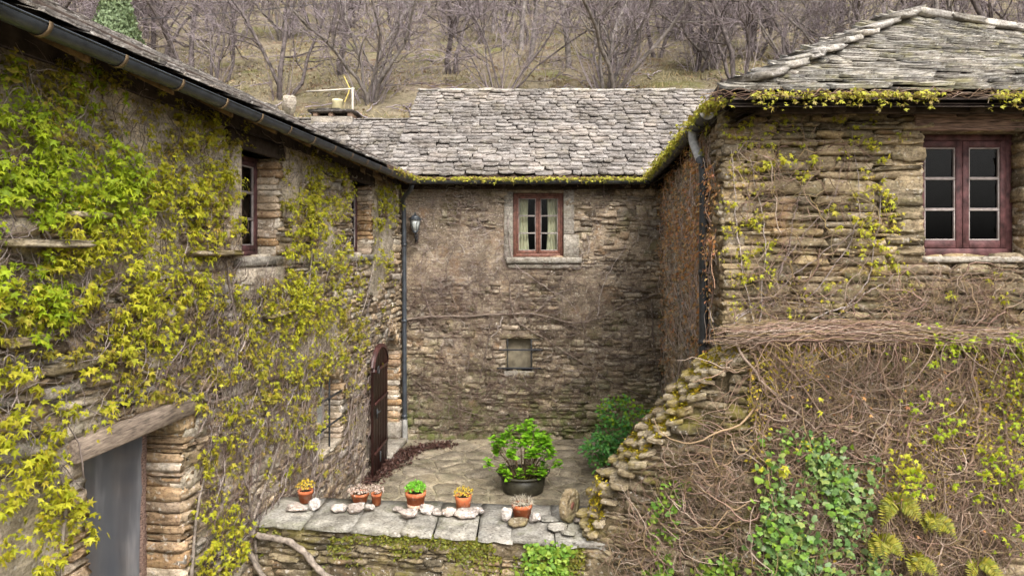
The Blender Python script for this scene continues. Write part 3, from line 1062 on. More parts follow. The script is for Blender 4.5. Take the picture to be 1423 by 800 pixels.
def smooth_path(pts, n):
    pts = np.asarray(pts, float)
    m = len(pts)
    t = np.linspace(0, m - 1, n)
    i = np.clip(t.astype(int), 0, m - 2)
    f = (t - i)[:, None]
    p0, p1, p2, p3 = pts[np.maximum(i - 1, 0)], pts[i], pts[i + 1], pts[np.minimum(i + 2, m - 1)]
    return .5 * (2 * p1 + (p2 - p0) * f + (2 * p0 - 5 * p1 + 4 * p2 - p3) * f ** 2 + (3 * p1 - p0 - 3 * p2 + p3) * f ** 3)


# ================================================================ the setting: ground, hill, courtyard
g = np.linspace(-400, 400, 9)
gx, gy = np.meshgrid(g, g)
q = (np.arange(8)[:, None] * 9 + np.arange(8)[None]).ravel()
gV = np.stack([gx, gy, np.full_like(gx, -0.9)], -1).reshape(-1, 3)
tag(obj('ground', (gV, np.stack([q, q + 1, q + 10, q + 9], -1)), M['yard']), kind='structure')


def hill_z(x, y):
    x, y = np.asarray(x, float), np.asarray(y, float)
    s = np.maximum(y - 17, 0)
    return 5.75 + .45 * s + .9 * (fbm(x * .11 + 9, y * .11, 31) - .5) * np.clip(s / 6, .2, 1) + .25 * (fbm(x * .6, y * .6, 35) - .5) + .02 * x * np.clip(s / 30, 0, 1)


hx = np.linspace(-120, 120, 241)
hy = np.concatenate([[16.0], np.linspace(16.4, 70, 140), np.linspace(72, 190, 50)])
HX, HYY = np.meshgrid(hx, hy)
HZ = hill_z(HX, HYY)
HZ[0] = -1
nh = len(hx)
j, i = np.meshgrid(np.arange(len(hy) - 1), np.arange(nh - 1), indexing='ij')
q = (j * nh + i).ravel()
tag(obj('hillside', (np.stack([HX, HYY, HZ], -1).reshape(-1, 3), np.stack([q, q + 1, q + nh + 1, q + nh], -1)), M['hill'], smooth=True), kind='structure')

# courtyard: a bed of jointing with irregular flagstones laid in it
court = obj('courtyard_paving', cbox(-3.1, 3.3, 6.7, 13.2, -.6, -.012, .01), M['joint'])
court['kind'] = 'structure'


def voronoi(pts, x0, x1, y0, y1):
    for i, p in enumerate(pts):
        poly = [(x0, y0), (x1, y0), (x1, y1), (x0, y1)]
        d = np.hypot(*(pts - p).T)
        for k in np.argsort(d)[1:16]:
            m, nn = (p + pts[k]) / 2, pts[k] - p
            out = []
            for a, b in zip(poly, poly[1:] + poly[:1]):
                da, db = np.dot(np.array(a) - m, nn), np.dot(np.array(b) - m, nn)
                if da <= 0:
                    out.append(a)
                if da * db < 0:
                    f = da / (da - db)
                    out.append((a[0] + f * (b[0] - a[0]), a[1] + f * (b[1] - a[1])))
            poly = out
            if len(poly) < 3:
                break
        if len(poly) >= 3:
            yield np.array(poly)


px_, py_ = np.meshgrid(np.arange(-2.8, 3.2, .46), np.arange(7.0, 13.1, .44))
pts = np.stack([px_.ravel(), py_.ravel()], -1)
pts = pts + RNG.uniform(-.17, .17, pts.shape)
for poly in voronoi(pts, -3.05, 3.25, 6.75, 13.1):
    c = poly.mean(0)
    # round the corners a little so that flags look broken, not cut
    m = len(poly)
    ring = []
    for k in range(m):
        a, b, cc = poly[k - 1], poly[k], poly[(k + 1) % m]
        for f in (.18, .0, -.18):
            pnt = b + (a - b) * f if f > 0 else (b * .8 + (a + cc) * .1 if f == 0 else b + (cc - b) * -f)
            ring.append(pnt)
    ring = np.array(ring)
    dist = np.linalg.norm(ring - c, axis=1, keepdims=True)
    r1 = c + (ring - c) * (1 - rnd(.014, .03) / np.maximum(dist, .05))
    r2 = c + (ring - c) * (1 - .035 / np.maximum(dist, .05))
    n = len(ring)
    zt = rnd(0, .009)
    V = np.concatenate([np.c_[r1, np.full(n, -.04)], np.c_[r1, np.full(n, zt - .007)], np.c_[r2, np.full(n, zt)], [[c[0], c[1], zt + .002]]])
    k = np.arange(n); k2 = (k + 1) % n
    o = obj('flagstone', (V, [np.stack([k, k2, n + k2, n + k], -1), np.stack([n + k, n + k2, 2 * n + k2, 2 * n + k], -1), np.stack([2 * n + k, 2 * n + k2, np.full(n, 3 * n)], -1)]), M['flag'], court)

# ================================================================ left house: long wall with arched door
LX = lambda y: -3.264 + .094 * y
y0L = 1.5
WL = Wall((LX(y0L), y0L), (LX(12.78), 12.78), -.9, 4.80)
UL = lambda y: (np.asarray(y) - y0L) * math.hypot(1, .094)
WL.open = [
    (UL(6.59), UL(7.42), 3.47, 4.53, 0),          # 0 upper window
    (UL(9.95), UL(10.80), 3.46, 4.55, 0),         # 1 upper window near the corner
    (UL(8.60), UL(9.42), .95, 1.90, .16),         # 2 barred lower window
    (UL(11.50), UL(12.47), .0, 2.08, .38),        # 3 arched doorway
    (UL(4.54), UL(5.64), .45, 2.18, 0),           # 4 opening with wooden lintel and polythene
]
left = root('stone_house', (LX(7), 7, 0), 'long stone house with arched brown door, its wall overgrown by yellow-green creeper', 'house')
wallL = backing(WL, 'wall', M['plaster'], left, amp=.035)
plL = lambda u, v: fbm(u * .8 + 3, v * 1.1, 12, 3) > np.where(v > 3.4, .53, .68)
qs = [courses(WL, (.06, .13), (.16, .5), 1.0, (.005, .045), plL)]
emit('stone', 'stonework', STONES, qs[0][2], qs[0][0], qs[0][1], M['stone_left'], wallL, 190)
jq = [quoins(WL, WL.open[4][1], 1, .45, 2.18, .33, (.10, .22), (.025, .14), .02), quoins(WL, WL.open[4][0], -1, .45, 2.18, .33, (.12, .3), (.04, .11), .02),
      quoins(WL, WL.open[0][1], 1, 3.47, 4.5, .25, (.1, .2), (.05, .12)), quoins(WL, WL.open[1][1], 1, 3.46, 4.55, .25, (.1, .2), (.05, .11)),
      quoins(WL, WL.open[2][1], 1, .95, 1.8, .28, (.1, .22), (.05, .11)), quoins(WL, WL.open[3][1], 1, .36, 1.75, .35, (.1, .2), (.07, .16), .03)]
Mq, aq, pq = cat3(jq)
emit('jamb_stone', 'jamb_masonry', BLOCKS, pq, Mq, aq * 0 + 1, M['jamb'], wallL, 110)
for k, dp in enumerate((.24, .24, .27, .42, .36)):
    reveal(WL, k, dp, M['mortar'], wallL)
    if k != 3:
        room(WL, k, dp, left)
casement(WL, 0, .2, left, M['redpaint'], M['putty'], M['glassdark'], label='oxblood casement window with pale glazing bars')
casement(WL, 1, .2, left, M['redpaint'], M['putty'], M['glassdark'])
for k in (0, 1):   # inner shutters seen through the glass
    a, b, c, d, _ = WL.open[k]
    obj('inner_shutter', [WL.box(a + .05, b - .05, c + .04, d - .04, -.36, -.33)], M['shutterwood'], left)
    obj('lintel', WL.box(a - .2, b + .2, d, d + .16, -.25, .03, .01), M['darkwood'], left)
    obj('sill', WL.box(a - .12, b + .1, c - .09, c + .006, -.23, .05, .015), M['trim'], left)
# pale plaster margin beside the upper window
a, b, c, d, _ = WL.open[0]
obj('plaster_margin', WL.box(a - .16, a + .003, c - .02, d + .02, -.2, .045, .012), M['plaster'], left)
obj('apron', WL.box(a - .06, b + .16, c - .42, c - .1, -.1, .035, .02), M['plaster'], left)

# barred window
a, b, c, d, _ = WL.open[2]
lw = obj('window', [WL.box(a, a + .05, c, d - .1, -.26, -.21), WL.box(b - .05, b, c, d - .1, -.26, -.21), WL.box(a + .05, b - .05, c, c + .05, -.26, -.21), WL.box(a + .05, b - .05, d - .17, d - .1, -.26, -.21)], M['muntin'], left)
lw['label'] = 'small arched window behind iron bars'
obj('pane', (WL.pt(np.array([a, b, b, a]), np.array([c, c, d - .1, d - .1]), -.235), np.array([[0, 1, 2, 3]])), M['lampglass'], lw)
obj('sill', WL.box(a - .05, b + .06, c - .07, c + .006, -.25, .03, .015), M['plaster'], left)
for f in (.3, .68):
    obj('window_bar', WL.box(a - .07, b + .07, c + (d - c) * f, c + (d - c) * f + .022, .02, .042, .003), M['iron'], lw)
obj('window_bar', WL.box((a + b) / 2 - .01, (a + b) / 2 + .01, c - .02, d - .03, .0, .02, .003), M['iron'], lw)


def arch_ring(w, i, mat, parent, depth=.2, hgt=.16, n=9):
    a, b, c, d, arch = w.open[i]
    us = np.linspace(a - .03, b + .03, n + 1)
    f = lambda u: d - arch * np.clip(((u - (a + b) / 2) / ((b - a) / 2)) ** 2, 0, 1.1)
    for k in range(n):
        u0, u1 = us[k], us[k + 1]
        e = np.array([u1 - u0, f(u1) - f(u0)])
        L = np.hypot(*e); e /= L
        nn = np.array([-e[1], e[0]])
        cu, cv = (u0 + u1) / 2 + nn[0] * hgt / 2, (f(u0) + f(u1)) / 2 + nn[1] * hgt / 2
        o = link('arch_stone', BLOCKS[k % 12]['mesh'], mat, parent)
        m = np.eye(4)
        m[:3] = np.stack([(w.u * e[0] + UP * e[1]) * L * 1.0, -w.n * depth, (w.u * nn[0] + UP * nn[1]) * hgt, w.pt(cu, cv, .03 - depth / 2)], -1)
        o.matrix_basis = Matrix(m.tolist())


arch_ring(WL, 2, M['stone_left'], wallL)
arch_ring(WL, 3, M['stone_left'], wallL, .4, .2, 10)

# arched plank door folded back against the wall, doorstep and passage
a, b, c, d, arch = WL.open[3]
wd = b - a
hinge = a - .01
dr = None
np_ = 6
f = lambda x: 2.02 - .36 * (1 - math.sqrt(max(0, 1 - .98 * ((x - wd / 2) / (wd / 2)) ** 2)))
dn = norm(WL.n + .0 * WL.u)
door_frame_pts = []
for k in range(np_):
    x0, x1 = wd * k / np_ + .003, wd * (k + 1) / np_ - .003
    xs = np.linspace(x0, x1, 4)
    V, Q = [], []
    for dd in (.06, .095):
        V += [WL.pt(hinge - x, .04, dd + .05 * x) for x in xs] + [WL.pt(hinge - x, f(x), dd + .05 * x) for x in xs]
    for s_ in (0, 8):
        Q += [[s_ + t, s_ + t + 1, s_ + 4 + t + 1, s_ + 4 + t] for t in range(3)]
    Q += [[0, 4, 12, 8], [3, 7, 15, 11]] + [[t, t + 1, 8 + t + 1, 8 + t] for t in range(3)] + [[4 + t, 5 + t, 13 + t, 12 + t] for t in range(3)]
    if dr is None:
        # the door part itself: arched rim board behind the planks
        xr = np.linspace(0, wd, 15)
        VV = np.concatenate([[WL.pt(hinge - x, f(x) + .012, e + .05 * x) for x in xr] for e in (.055, .115)] + [[WL.pt(hinge - x, f(x) - .05, e + .05 * x) for x in xr] for e in (.055, .115)])
        QQ = []
        for t in range(14):
            QQ += [[t, t + 1, 15 + t + 1, 15 + t], [15 + t, 16 + t, 46 + t, 45 + t], [30 + t, 31 + t, 46 + t, 45 + t]]
        dr = obj('door', (VV, np.array(QQ)), M['doorpaint'], left)
        dr['label'] = 'dark brown arched plank door folded back open'
    obj('plank', (np.array(V), np.array(Q)), M['doorpaint'], dr)
for vv in (.35, 1.12, 1.62):
    V, Fs = WL.box(hinge - wd + .06, hinge - .03, vv, vv + .05, .098, .112, .004)
    V = V + ((hinge - (V - WL.O) @ WL.u) * .05)[:, None] * WL.n
    obj('hinge_strap', (V, Fs), M['doorpaint'], dr)
ring = np.array([WL.pt(hinge - .78 + .045 * math.cos(t), 1.66 + .06 * math.sin(t), .17) for t in np.linspace(0, 2 * math.pi, 14)])
obj('knocker', tubes(ring, .009, 5), M['zincdark'], dr)
obj('handle', [WL.box(hinge - .86, hinge - .66, .98, 1.005, .155, .175, .004), WL.box(hinge - .79, hinge - .75, .90, 1.05, .14, .157, .004)], M['zincdark'], dr)
obj('bolt', [WL.box(hinge - .62, hinge - .58, .18, .34, .14, .16, .004)], M['zincdark'], dr)
obj('doorstep', WL.box(a - .05, b + .1, -.01, .09, -.45, .16, .02), M['trim'], left)
obj('jamb_base', WL.box(b - .012, b + .2, .09, .4, -.4, .05, .02), M['trim'], left)
P = np.concatenate([WL.pt(np.array([a - .3, b + .3, b + .3, a - .3]), np.array([0, 0, 2.3, 2.3]), e) for e in (-.43, -2.2)])
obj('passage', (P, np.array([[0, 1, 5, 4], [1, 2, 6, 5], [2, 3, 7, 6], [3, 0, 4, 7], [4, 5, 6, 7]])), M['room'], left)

# lower opening with oak lintel and polythene
a, b, c, d, _ = WL.open[4]
obj('lintel', WL.box(a - .16, b + .10, d - .005, d + .15, -.33, .07, .01), M['wood'], left)['label'] = 'weathered grey oak beam over the opening'
obj('opening_frame', [WL.box(b - .08, b, c, d, -.35, -.29), WL.box(a, a + .05, c, d, -.35, -.29), WL.box(a + .05, b - .08, d - .05, d, -.35, -.29)], M['woodx'], left)
S, Vv = np.meshgrid(np.linspace(0, 1, 30), np.linspace(c, d - .03, 22))
Dd = -.30 + .012 * np.sin(S * 17 + 1.5 * Vv) * (.4 + .6 * vnoise(S * 4, Vv * 2, 9)) + .03 * (fbm(S * 3, Vv * 3, 14) - .5)
q = (np.arange(21)[:, None] * 30 + np.arange(29)[None]).ravel()
obj('polythene_sheet', (WL.pt(a + .02 + S * (b - a - .09), Vv, Dd).reshape(-1, 3), np.stack([q, q + 1, q + 31, q + 30], -1)), M['sheet'], left, smooth=True)

# flat stones that stick out of the wall
for (p0, q0, p1, out, th) in ((0, 338, 92, .17, .05), (76, 297, 130, .13, .04), (262, 352, 318, .14, .05), (364, 440, 394, .13, .04), (0, 478, 50, .1, .06), (60, 515, 130, .08, .07)):
    u0, v_ = WL.hit(p0, q0)
    u1, _ = WL.hit(p1, q0)
    o = link('ledge_stone', BLOCKS[(p0 + 3) % 12]['mesh'], M['coping'], wallL)
    m = np.eye(4)
    m[:3] = np.stack([WL.u * (u1 - u0) * 1.1, -WL.n * out * 2, UP * th, WL.pt((u0 + u1) / 2, v_, 0)], -1)
    o.matrix_basis = Matrix(m.tolist())

# roof, eaves and gutter
TS = math.tan(math.radians(26))
GZ = 4.79
gx_ = lambda y, off=.38: LX(y) + off
rl = slate_roof(left, (gx_(1.5, .34), 1.5, GZ), (gx_(12.15, .34), 12.15, GZ), (gx_(12.3, -2.0), 12.3, GZ + 2.3 * TS), (gx_(1.5, -2.0), 1.5, GZ + 2.3 * TS), M['slate'], 18, 60, lift=.1)
ridge_stones(rl, (gx_(1.5, -2.0), 1.5, GZ + 2.3 * TS), (gx_(12.3, -2.0), 12.3, GZ + 2.3 * TS), M['slate'])
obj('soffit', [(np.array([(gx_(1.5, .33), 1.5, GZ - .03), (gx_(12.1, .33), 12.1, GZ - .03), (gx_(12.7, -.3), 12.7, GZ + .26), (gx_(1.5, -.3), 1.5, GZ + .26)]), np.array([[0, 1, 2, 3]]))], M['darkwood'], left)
obj('wall_plate', WL.box(.0, WL.L, 4.70, 5.06, -.2, .012, .01), M['darkwood'], left)
for k in range(12):
    yy = 2.4 + k * .87
    cs = cbox(-.55, .30, -.045, .045, -.075, .0, .01)
    V = cs[0].copy()
    V[:, 2] -= V[:, 0] * TS
    V = V + np.array([gx_(yy, .0), yy, GZ + .115])
    obj('rafter_tail', (V, cs[1]), M['rafter'], left)
gutter(left, (gx_(1.5), 1.5, GZ - .02), (gx_(12.05), 12.05, GZ - .045), M['zinc'], .062, 17, M['brass'])
# downpipe in the corner
pp = smooth_path([(gx_(12.0), 12.0, GZ - .1), (gx_(12.05, .33), 12.1, GZ - .2), (-2.0, 12.5, GZ - .35), (-1.99, 12.58, GZ - .6), (-1.985, 12.6, 3.0), (-1.98, 12.6, 1.0), (-1.975, 12.6, .38)], 40)
dp = obj('downpipe', tubes(pp, .042, 10), M['zinc'], left, smooth=True)
obj('downpipe_foot', tubes([(-1.975, 12.6, .42), (-1.975, 12.6, .2), (-1.97, 12.6, .0)], .05, 10), M['zincpale'], dp, smooth=True)
for zz in (.45, 2.2, 3.6):
    obj('pipe_collar', tubes([(-1.982, 12.6, zz), (-1.982, 12.6, zz + .05)], .05, 10, True), M['zinc'], dp)

# ================================================================ back house
WB = Wall((-2.14, 12.75), (2.95, 12.75), -.6, 4.80)
XB = lambda x: x + 2.14
WB.open = [(XB(.02), XB(.96), 3.40, 4.595, 0), (XB(-.11), XB(.38), 1.28, 1.88, 0)]
back = root('stone_house', (0, 12.75, 0), 'stone house with curtained window and barred niche, grey slate roof with straight ridge', 'house')
wallB = backing(WB, 'wall', M['mortar'], back, amp=.03)
plB = lambda u, v: fbm(u * .9 + 7, v * 1.2, 22, 3) > np.where((v > 2.9) & (u < 2.2), .53, .62)
mq, ar, pi_ = courses(WB, (.055, .15), (.09, .34), 1.0, (-.015, .04), plB, .07)
emit('stone', 'stonework', STONES, pi_, mq, ar, M['stone_back'], wallB, 280)
for k, dp_ in enumerate((.14, .24)):
    reveal(WB, k, dp_, M['mortar'], wallB)
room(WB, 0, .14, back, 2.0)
casement(WB, 0, .07, back, M['brownpaint'], M['muntin'], M['glass'], label='brown casement window with cream curtains', curtain=True)
a, b, c, d, _ = WB.open[0]
obj('window_jamb', WB.box(a - .17, a, c - .05, d + .02, -.12, .03, .012), M['trim'], back)
obj('window_jamb', WB.box(b, b + .20, c + .42, d + .05, -.12, .03, .012), M['trim'], back)
obj('window_jamb', WB.box(b, b + .29, c - .0, c + .415, -.12, .034, .012), M['trim'], back)
obj('lintel', WB.box(a - .12, b + .25, d + .055, d + .2, -.12, .05, .012), M['darkwood'], back)
obj('sill', [WB.box(a - .13, b + .34, c - .12, c - .004, -.1, .10, .02), WB.box(a - .1, b + .3, c - .22, c - .12, -.1, .05, .02)], M['trim'], back)
# niche with iron bars
a, b, c, d, _ = WB.open[1]
nw = obj('niche_board', WB.box(a, b, c, d, -.24, -.2, .004), M['board'], back)
obj('niche_lintel', WB.box(a - .12, b + .14, d - .005, d + .09, -.1, .03, .012), M['coping'], back)
obj('niche_sill', WB.box(a - .04, b + .05, c - .1, c + .0, -.2, .035, .012), M['trim'], back)
for vv in (.38, .04):
    obj('niche_bar', WB.box(a - .17 + vv * .1, b + .15 + vv * .1, c + vv, c + vv + .03, .03, .055, .004), M['iron'], back)
for uu in (a + .02, b - .03):
    obj('niche_bar', WB.box(uu, uu + .016, c - .02, d, .012, .028, .003), M['iron'], back)
# eaves, gutter, roof
EY, EZ = 12.36, 4.80
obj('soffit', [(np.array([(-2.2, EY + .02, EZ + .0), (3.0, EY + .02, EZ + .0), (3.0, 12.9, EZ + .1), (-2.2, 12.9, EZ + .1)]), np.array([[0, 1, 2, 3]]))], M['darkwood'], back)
obj('eaves_board', WB.box(.05, WB.L - .1, 4.66, 4.86, -.05, .03, .006), M['darkwood'], back)
for k in range(9):
    x = -1.8 + k * .55
    cs = cbox(x - .04, x + .04, EY + .05, 12.8, EZ - .09, EZ - .0, .008)
    obj('rafter_tail', cs, M['darkwood'], back)
gutter(back, (-1.78, EY - .03, EZ - .03), (2.5, EY - .03, EZ - .03), M['zincdark'], .055, 7, M['zincdark'])
RS = (7.0 - EZ) / (15.2 - EY)
rb = slate_roof(back, (-2.25, EY, EZ + .02), (5.6, EY, EZ + .02), (5.6, 15.2, 7.0), (-2.02, 15.2, 7.0), M['slate'], 25, 300, (.14, .38), .03, jitter=1.8)
ridge_stones(rb, (-2.05, 15.22, 7.02), (5.6, 15.22, 7.02), M['ridge'], (.3, .55), .3, .045)
obj('rear_roof', [(np.array([(-2.02, 15.2, 7.0), (5.6, 15.2, 7.0), (5.6, 17.2, 5.6), (-2.02, 17.2, 5.6)]), np.array([[0, 3, 2, 1]]))], M['slate'], back)
obj('gable', [(np.array([(-2.06, EY + .3, 4.0), (-2.06, 17.2, 4.0), (-2.06, 17.2, 5.6), (-2.06, 15.2, 6.98), (-2.06, EY + .3, EZ + .2)]), np.array([[0, 1, 2, 3, 4]]))], M['mortar'], back)
ra = slate_roof(back, (-6.3, EY + .05, EZ - .2), (-2.15, EY + .05, EZ - .2), (-2.05, 14.45, EZ + RS * 2.1 - .2), (-6.3, 14.45, EZ + RS * 2.1 - .2), M['slate'], 20, 90, (.16, .34), .02, 'annex_roof')
ridge_stones(ra, (-6.3, 14.47, EZ + RS * 2.1 - .17), (-2.05, 14.47, EZ + RS * 2.1 - .17), M['slate'], (.3, .6), .2, .03)
obj('annex_rear_roof', [(np.array([(-6.3, 14.47, 6.18), (-2.06, 14.47, 6.18), (-2.06, 16.4, 4.9), (-6.3, 16.4, 4.9)]), np.array([[0, 3, 2, 1]]))], M['slate'], back)
# chimney with a flat stone cap on four small piers, cream pot beside it
cy = 14.62
Zc = lambda py: CZ + (HY - py) / F * cy
Xc = lambda px: (px - CX) / F * cy
ch = obj('chimney', [cbox(Xc(437), Xc(494), cy - .3, cy + .3, 5.5, Zc(165), .02)], M['chimney'], back)
for px in (440, 461, 487):
    obj('chimney_pier', cbox(Xc(px), Xc(px + 6), cy - .28, cy + .25, Zc(165), Zc(159.5), .01), M['terrapale'], ch)
for (px0, px1, za, zb) in ((434, 496, 159.5, 157), (446, 478, 157, 155.3)):
    o = link('cap_slab', BLOCKS[px0 % 12]['mesh'], M['slate'], ch)
    m = np.diag([Xc(px1) - Xc(px0), .75, (Zc(zb) - Zc(za)) * 1.25, 1.])
    m[:3, 3] = ((Xc(px0) + Xc(px1)) / 2, cy, (Zc(za) + Zc(zb)) / 2)
    o.matrix_basis = Matrix(m.tolist())
obj('chimney_pot', lathe([(.0, 0), (.115, 0), (.105, .22), (.115, .23), (.115, .27), (.08, .27)], 14, (Xc(468), cy + .05, Zc(155.5))), M['potyellow'], ch, smooth=True)

# ================================================================ right house
WF = Wall((1.916, 6.2), (7.2, 6.2), -.6, 4.88)
WS = Wall((2.86, 12.9), (1.916, 6.2), -.6, 4.82)
XF = lambda x: x - 1.916
WF.open = [(XF(3.717), XF(4.665), 3.49, 4.62, 0)]
right = root('stone_house', (3.5, 6.2, 0), 'stone house with hipped mossy slate roof and oxblood casement window', 'house')
wallF = backing(WF, 'wall', M['mortar_low'], right, amp=.02, base=-.045)
mq, ar, pi_ = courses(WF, (.045, .10), (.14, .5), 1.0, (.0, .05))
cq = quoins(WF, 0.0, 1, 2.3, 4.8, .12, (.14, .36), (.05, .12), .03)
jq = cat3([quoins(WF, WF.open[0][0], -1, 3.42, 4.6, .2, (.2, .46), (.07, .18), .02), quoins(WF, WF.open[0][1], 1, 3.42, 4.6, .2, (.2, .3), (.07, .18), .02)])
emit('stone', 'stonework', STONES, pi_, mq, ar, M['stone_right'], wallF, 200)
jq = cat3([cq, jq])
emit('quoin', 'quoin_masonry', BLOCKS, jq[2], jq[0], jq[1], M['stone_right'], wallF, 60)
wallS = backing(WS, 'wall', M['plaster'], right, amp=.03)
mq, ar, pi_ = courses(WS, (.06, .13), (.15, .45), 1.0, (-.01, .03))
emit('stone', 'stonework', STONES, pi_, mq, ar, M['stone_left'], wallS, 60)
reveal(WF, 0, .24, M['mortar'], wallF)
room(WF, 0, .24, right, 2.2)
casement(WF, 0, .17, right, M['redpaint'], M['putty'], M['glassdark'], label='oxblood casement window with six dark panes', fw=.06, mid=.06)
a, b, c, d, _ = WF.open[0]
obj('lintel', WF.box(a - .08, b + .5, d + .002, d + .215, -.24, .045, .012), M['woodx'], right)['label'] = 'weathered reddish beam over the window'
obj('sill', WF.box(a - .0, b + .3, c - .06, c - .002, -.2, .06, .015), M['trim'], right)
# roof
EF = (1.86, 5.80, 4.83)
AP = (5.0, 8.5, 6.37)
RG = (10.0, 10.35, 6.37)
rr = slate_roof(right, EF, (10.0, 5.80, 4.83), RG, AP, M['slate_moss'], 25, 300, (.2, .55), .028, jitter=1.6)
ridge_stones(rr, np.array(EF) * .93 + np.array(AP) * .07 + (-.02, .0, .05), np.array(AP) + (-.04, 0, .11), M['ridge'], (.28, .5), .34, .05, roof_tilt=.10)
ridge_stones(rr, np.array(AP) + (-.1, 0, .06), np.array(RG) + (0, 0, .05), M['ridge'], (.4, .7), .36, .07)
rs = slate_roof(right, (2.48, 12.6, 4.74), np.array(EF) + (.05, 0, -.14), np.array(AP) + (.05, 0, -.16), (6.0, 12.6, 6.6), M['slate_moss'], 22, 0, (.25, .5), .028, 'side_roof', smax=.94)
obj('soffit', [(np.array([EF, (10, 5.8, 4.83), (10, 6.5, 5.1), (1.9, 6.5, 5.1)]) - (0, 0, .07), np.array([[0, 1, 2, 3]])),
               (np.array([EF, (2.48, 12.6, 4.86), (3.0, 12.6, 5.05), (2.1, 6.3, 5.05)]) - (0, 0, .075), np.array([[0, 3, 2, 1]]))], M['darkwood'], right)
obj('wall_plate', [cbox(1.93, 8.0, 6.185, 6.4, 4.80, 4.98, .006), WS.box(.0, WS.L - .03, 4.76, 5.1, -.2, .012, .006)], M['darkwood'], right)
obj('fascia', cbox(1.95, 8.0, 5.98, 6.02, 4.74, 4.80, .006), M['darkwood'], right)
for k in range(9):
    obj('rafter_tail', cbox(2.2 + .6 * k, 2.29 + .6 * k, 5.9, 6.3, 4.74, 4.81, .01), M['darkwood'], right)
gR = gutter(right, (1.83, 6.4, 4.83), (2.52, 12.3, 4.81), M['zincdark'], .068, 8, M['zincdark'], capmat=M['zincpale'])
_x = lambda y: 1.916 + .1409 * (y - 6.2)
PYR = 6.68
PXR = _x(PYR) - .11
pp = smooth_path([(1.885, 7.13, 4.78), (1.88, 7.08, 4.66), (1.88, 6.85, 4.46), (PXR, PYR, 4.30), (PXR, PYR, 3.6), (PXR, PYR, 2.5)], 36)
dpr = obj('downpipe', tubes(pp[14:], .045, 10), M['zincdark'], right, smooth=True)
obj('swan_neck', tubes(pp[:16], .047, 10), M['zincpale'], dpr, smooth=True)
for zz in (2.62, 3.3, 4.05):
    obj('pipe_collar', tubes([(PXR, PYR, zz), (PXR, PYR, zz + .05)], .053, 10, True), M['zincdark'], dpr)

# ================================================================ parapet with slab coping
PF0, PF1, PB0, PB1 = np.array([-2.68, 6.89]), np.array([.86, 6.36]), np.array([-2.62, 7.53]), np.array([.86, 7.22])
WP = Wall(PF0, PF1, -.9, .79)
par = root('parapet_wall', (-.9, 7, 0), 'low parapet wall topped with wide grey slabs, mossy stones below', 'wall')
core = backing(WP, 'wall', M['mortar_low'], par)
obj('rear_face', [(np.array([(*PB0, -.3), (*PB1, -.3), (*PB1, .79), (*PB0, .79)]), np.array([[0, 3, 2, 1]]))], M['mortar_low'], par)
mq, ar, pi_ = courses(WP, (.05, .12), (.12, .4), 1.0, (.0, .05))
emit('stone', 'stonework', STONES, pi_, mq, ar, M['stone_low'], core, 150)
cuts = np.array([0, .17, .315, .455, .54, .66, .76, .87, 1.0])
for k in range(len(cuts) - 1):
    s0, s1 = cuts[k] + .0006, cuts[k + 1] - .0006
    tl = [rnd(-.02, .02) for _ in range(2)]
    ft = lambda s, t: (PF0 + (PF1 - PF0) * s) * (1 - t) + (PB0 + (PB1 - PB0) * s) * t
    ns, ntt = 7, 5
    zt = .84 + rnd(-.008, .008)
    V = []
    for lev in (0, 1):
        for tj in range(ntt):
            for si in range(ns):
                s = s0 + (s1 - s0) * si / (ns - 1)
                t = -.07 + 1.1 * tj / (ntt - 1)
                if tj == 0: t += rnd(-.035, .03)
                p = ft(s + (tl[0] if si == 0 and k else 0) * (1 - t) * .3, t)
                edge = si in (0, ns - 1) or tj in (0, ntt - 1)
                V.append((p[0], p[1], (zt - (.012 if edge else 0) + rnd(-.003, .003)) if lev else .785))
    n = ns * ntt
    Q = [[n + tj * ns + si, n + tj * ns + si + 1, n + (tj + 1) * ns + si + 1, n + (tj + 1) * ns + si] for tj in range(ntt - 1) for si in range(ns - 1)]
    ring = [si for si in range(ns)] + [tj * ns + ns - 1 for tj in range(1, ntt)] + [(ntt - 1) * ns + si for si in range(ns - 2, -1, -1)] + [tj * ns for tj in range(ntt - 2, 0, -1)]
    Q += [[ring[i], ring[(i + 1) % len(ring)], n + ring[(i + 1) % len(ring)], n + ring[i]] for i in range(len(ring))]
    obj('coping_slab', (np.array(V), np.array(Q)), M['cap'], par)

# ================================================================ retaining wall with sloping coping
WA = Wall((.70, 6.40), (1.98, 5.72), -.9, 2.84)
WR = Wall((1.96, 5.725), (7.0, 5.55), -.9, 2.84)
slope_px = [(815, 752), (828, 737), (850, 690), (880, 652), (920, 606), (960, 560), (1000, 516), (1022, 488)]
su, sv = WA.hit(np.array([p[0] for p in slope_px]), np.array([p[1] for p in slope_px]))
su[0], su[-1] = -.01, WA.L + .01
WA.top = lambda u: np.interp(u, su, sv)
ret = root('retaining_wall', (2.5, 5.7, 0), 'rubble retaining wall with sloping stone coping, matted with dry creeper', 'wall')
ca = backing(WA, 'wall', M['mortar_low'], ret, res=.05)
cr = backing(WR, 'wall', M['mortar_low'], ret)
for wv, cc_, nn in ((WA, ca, 110), (WR, cr, 170)):
    mq, ar, pi_ = courses(wv, (.05, .12), (.14, .42), 1.0, (-.01, .05))
    emit('stone', 'stonework', STONES, pi_, mq, ar, M['stone_low'], cc_, nn)
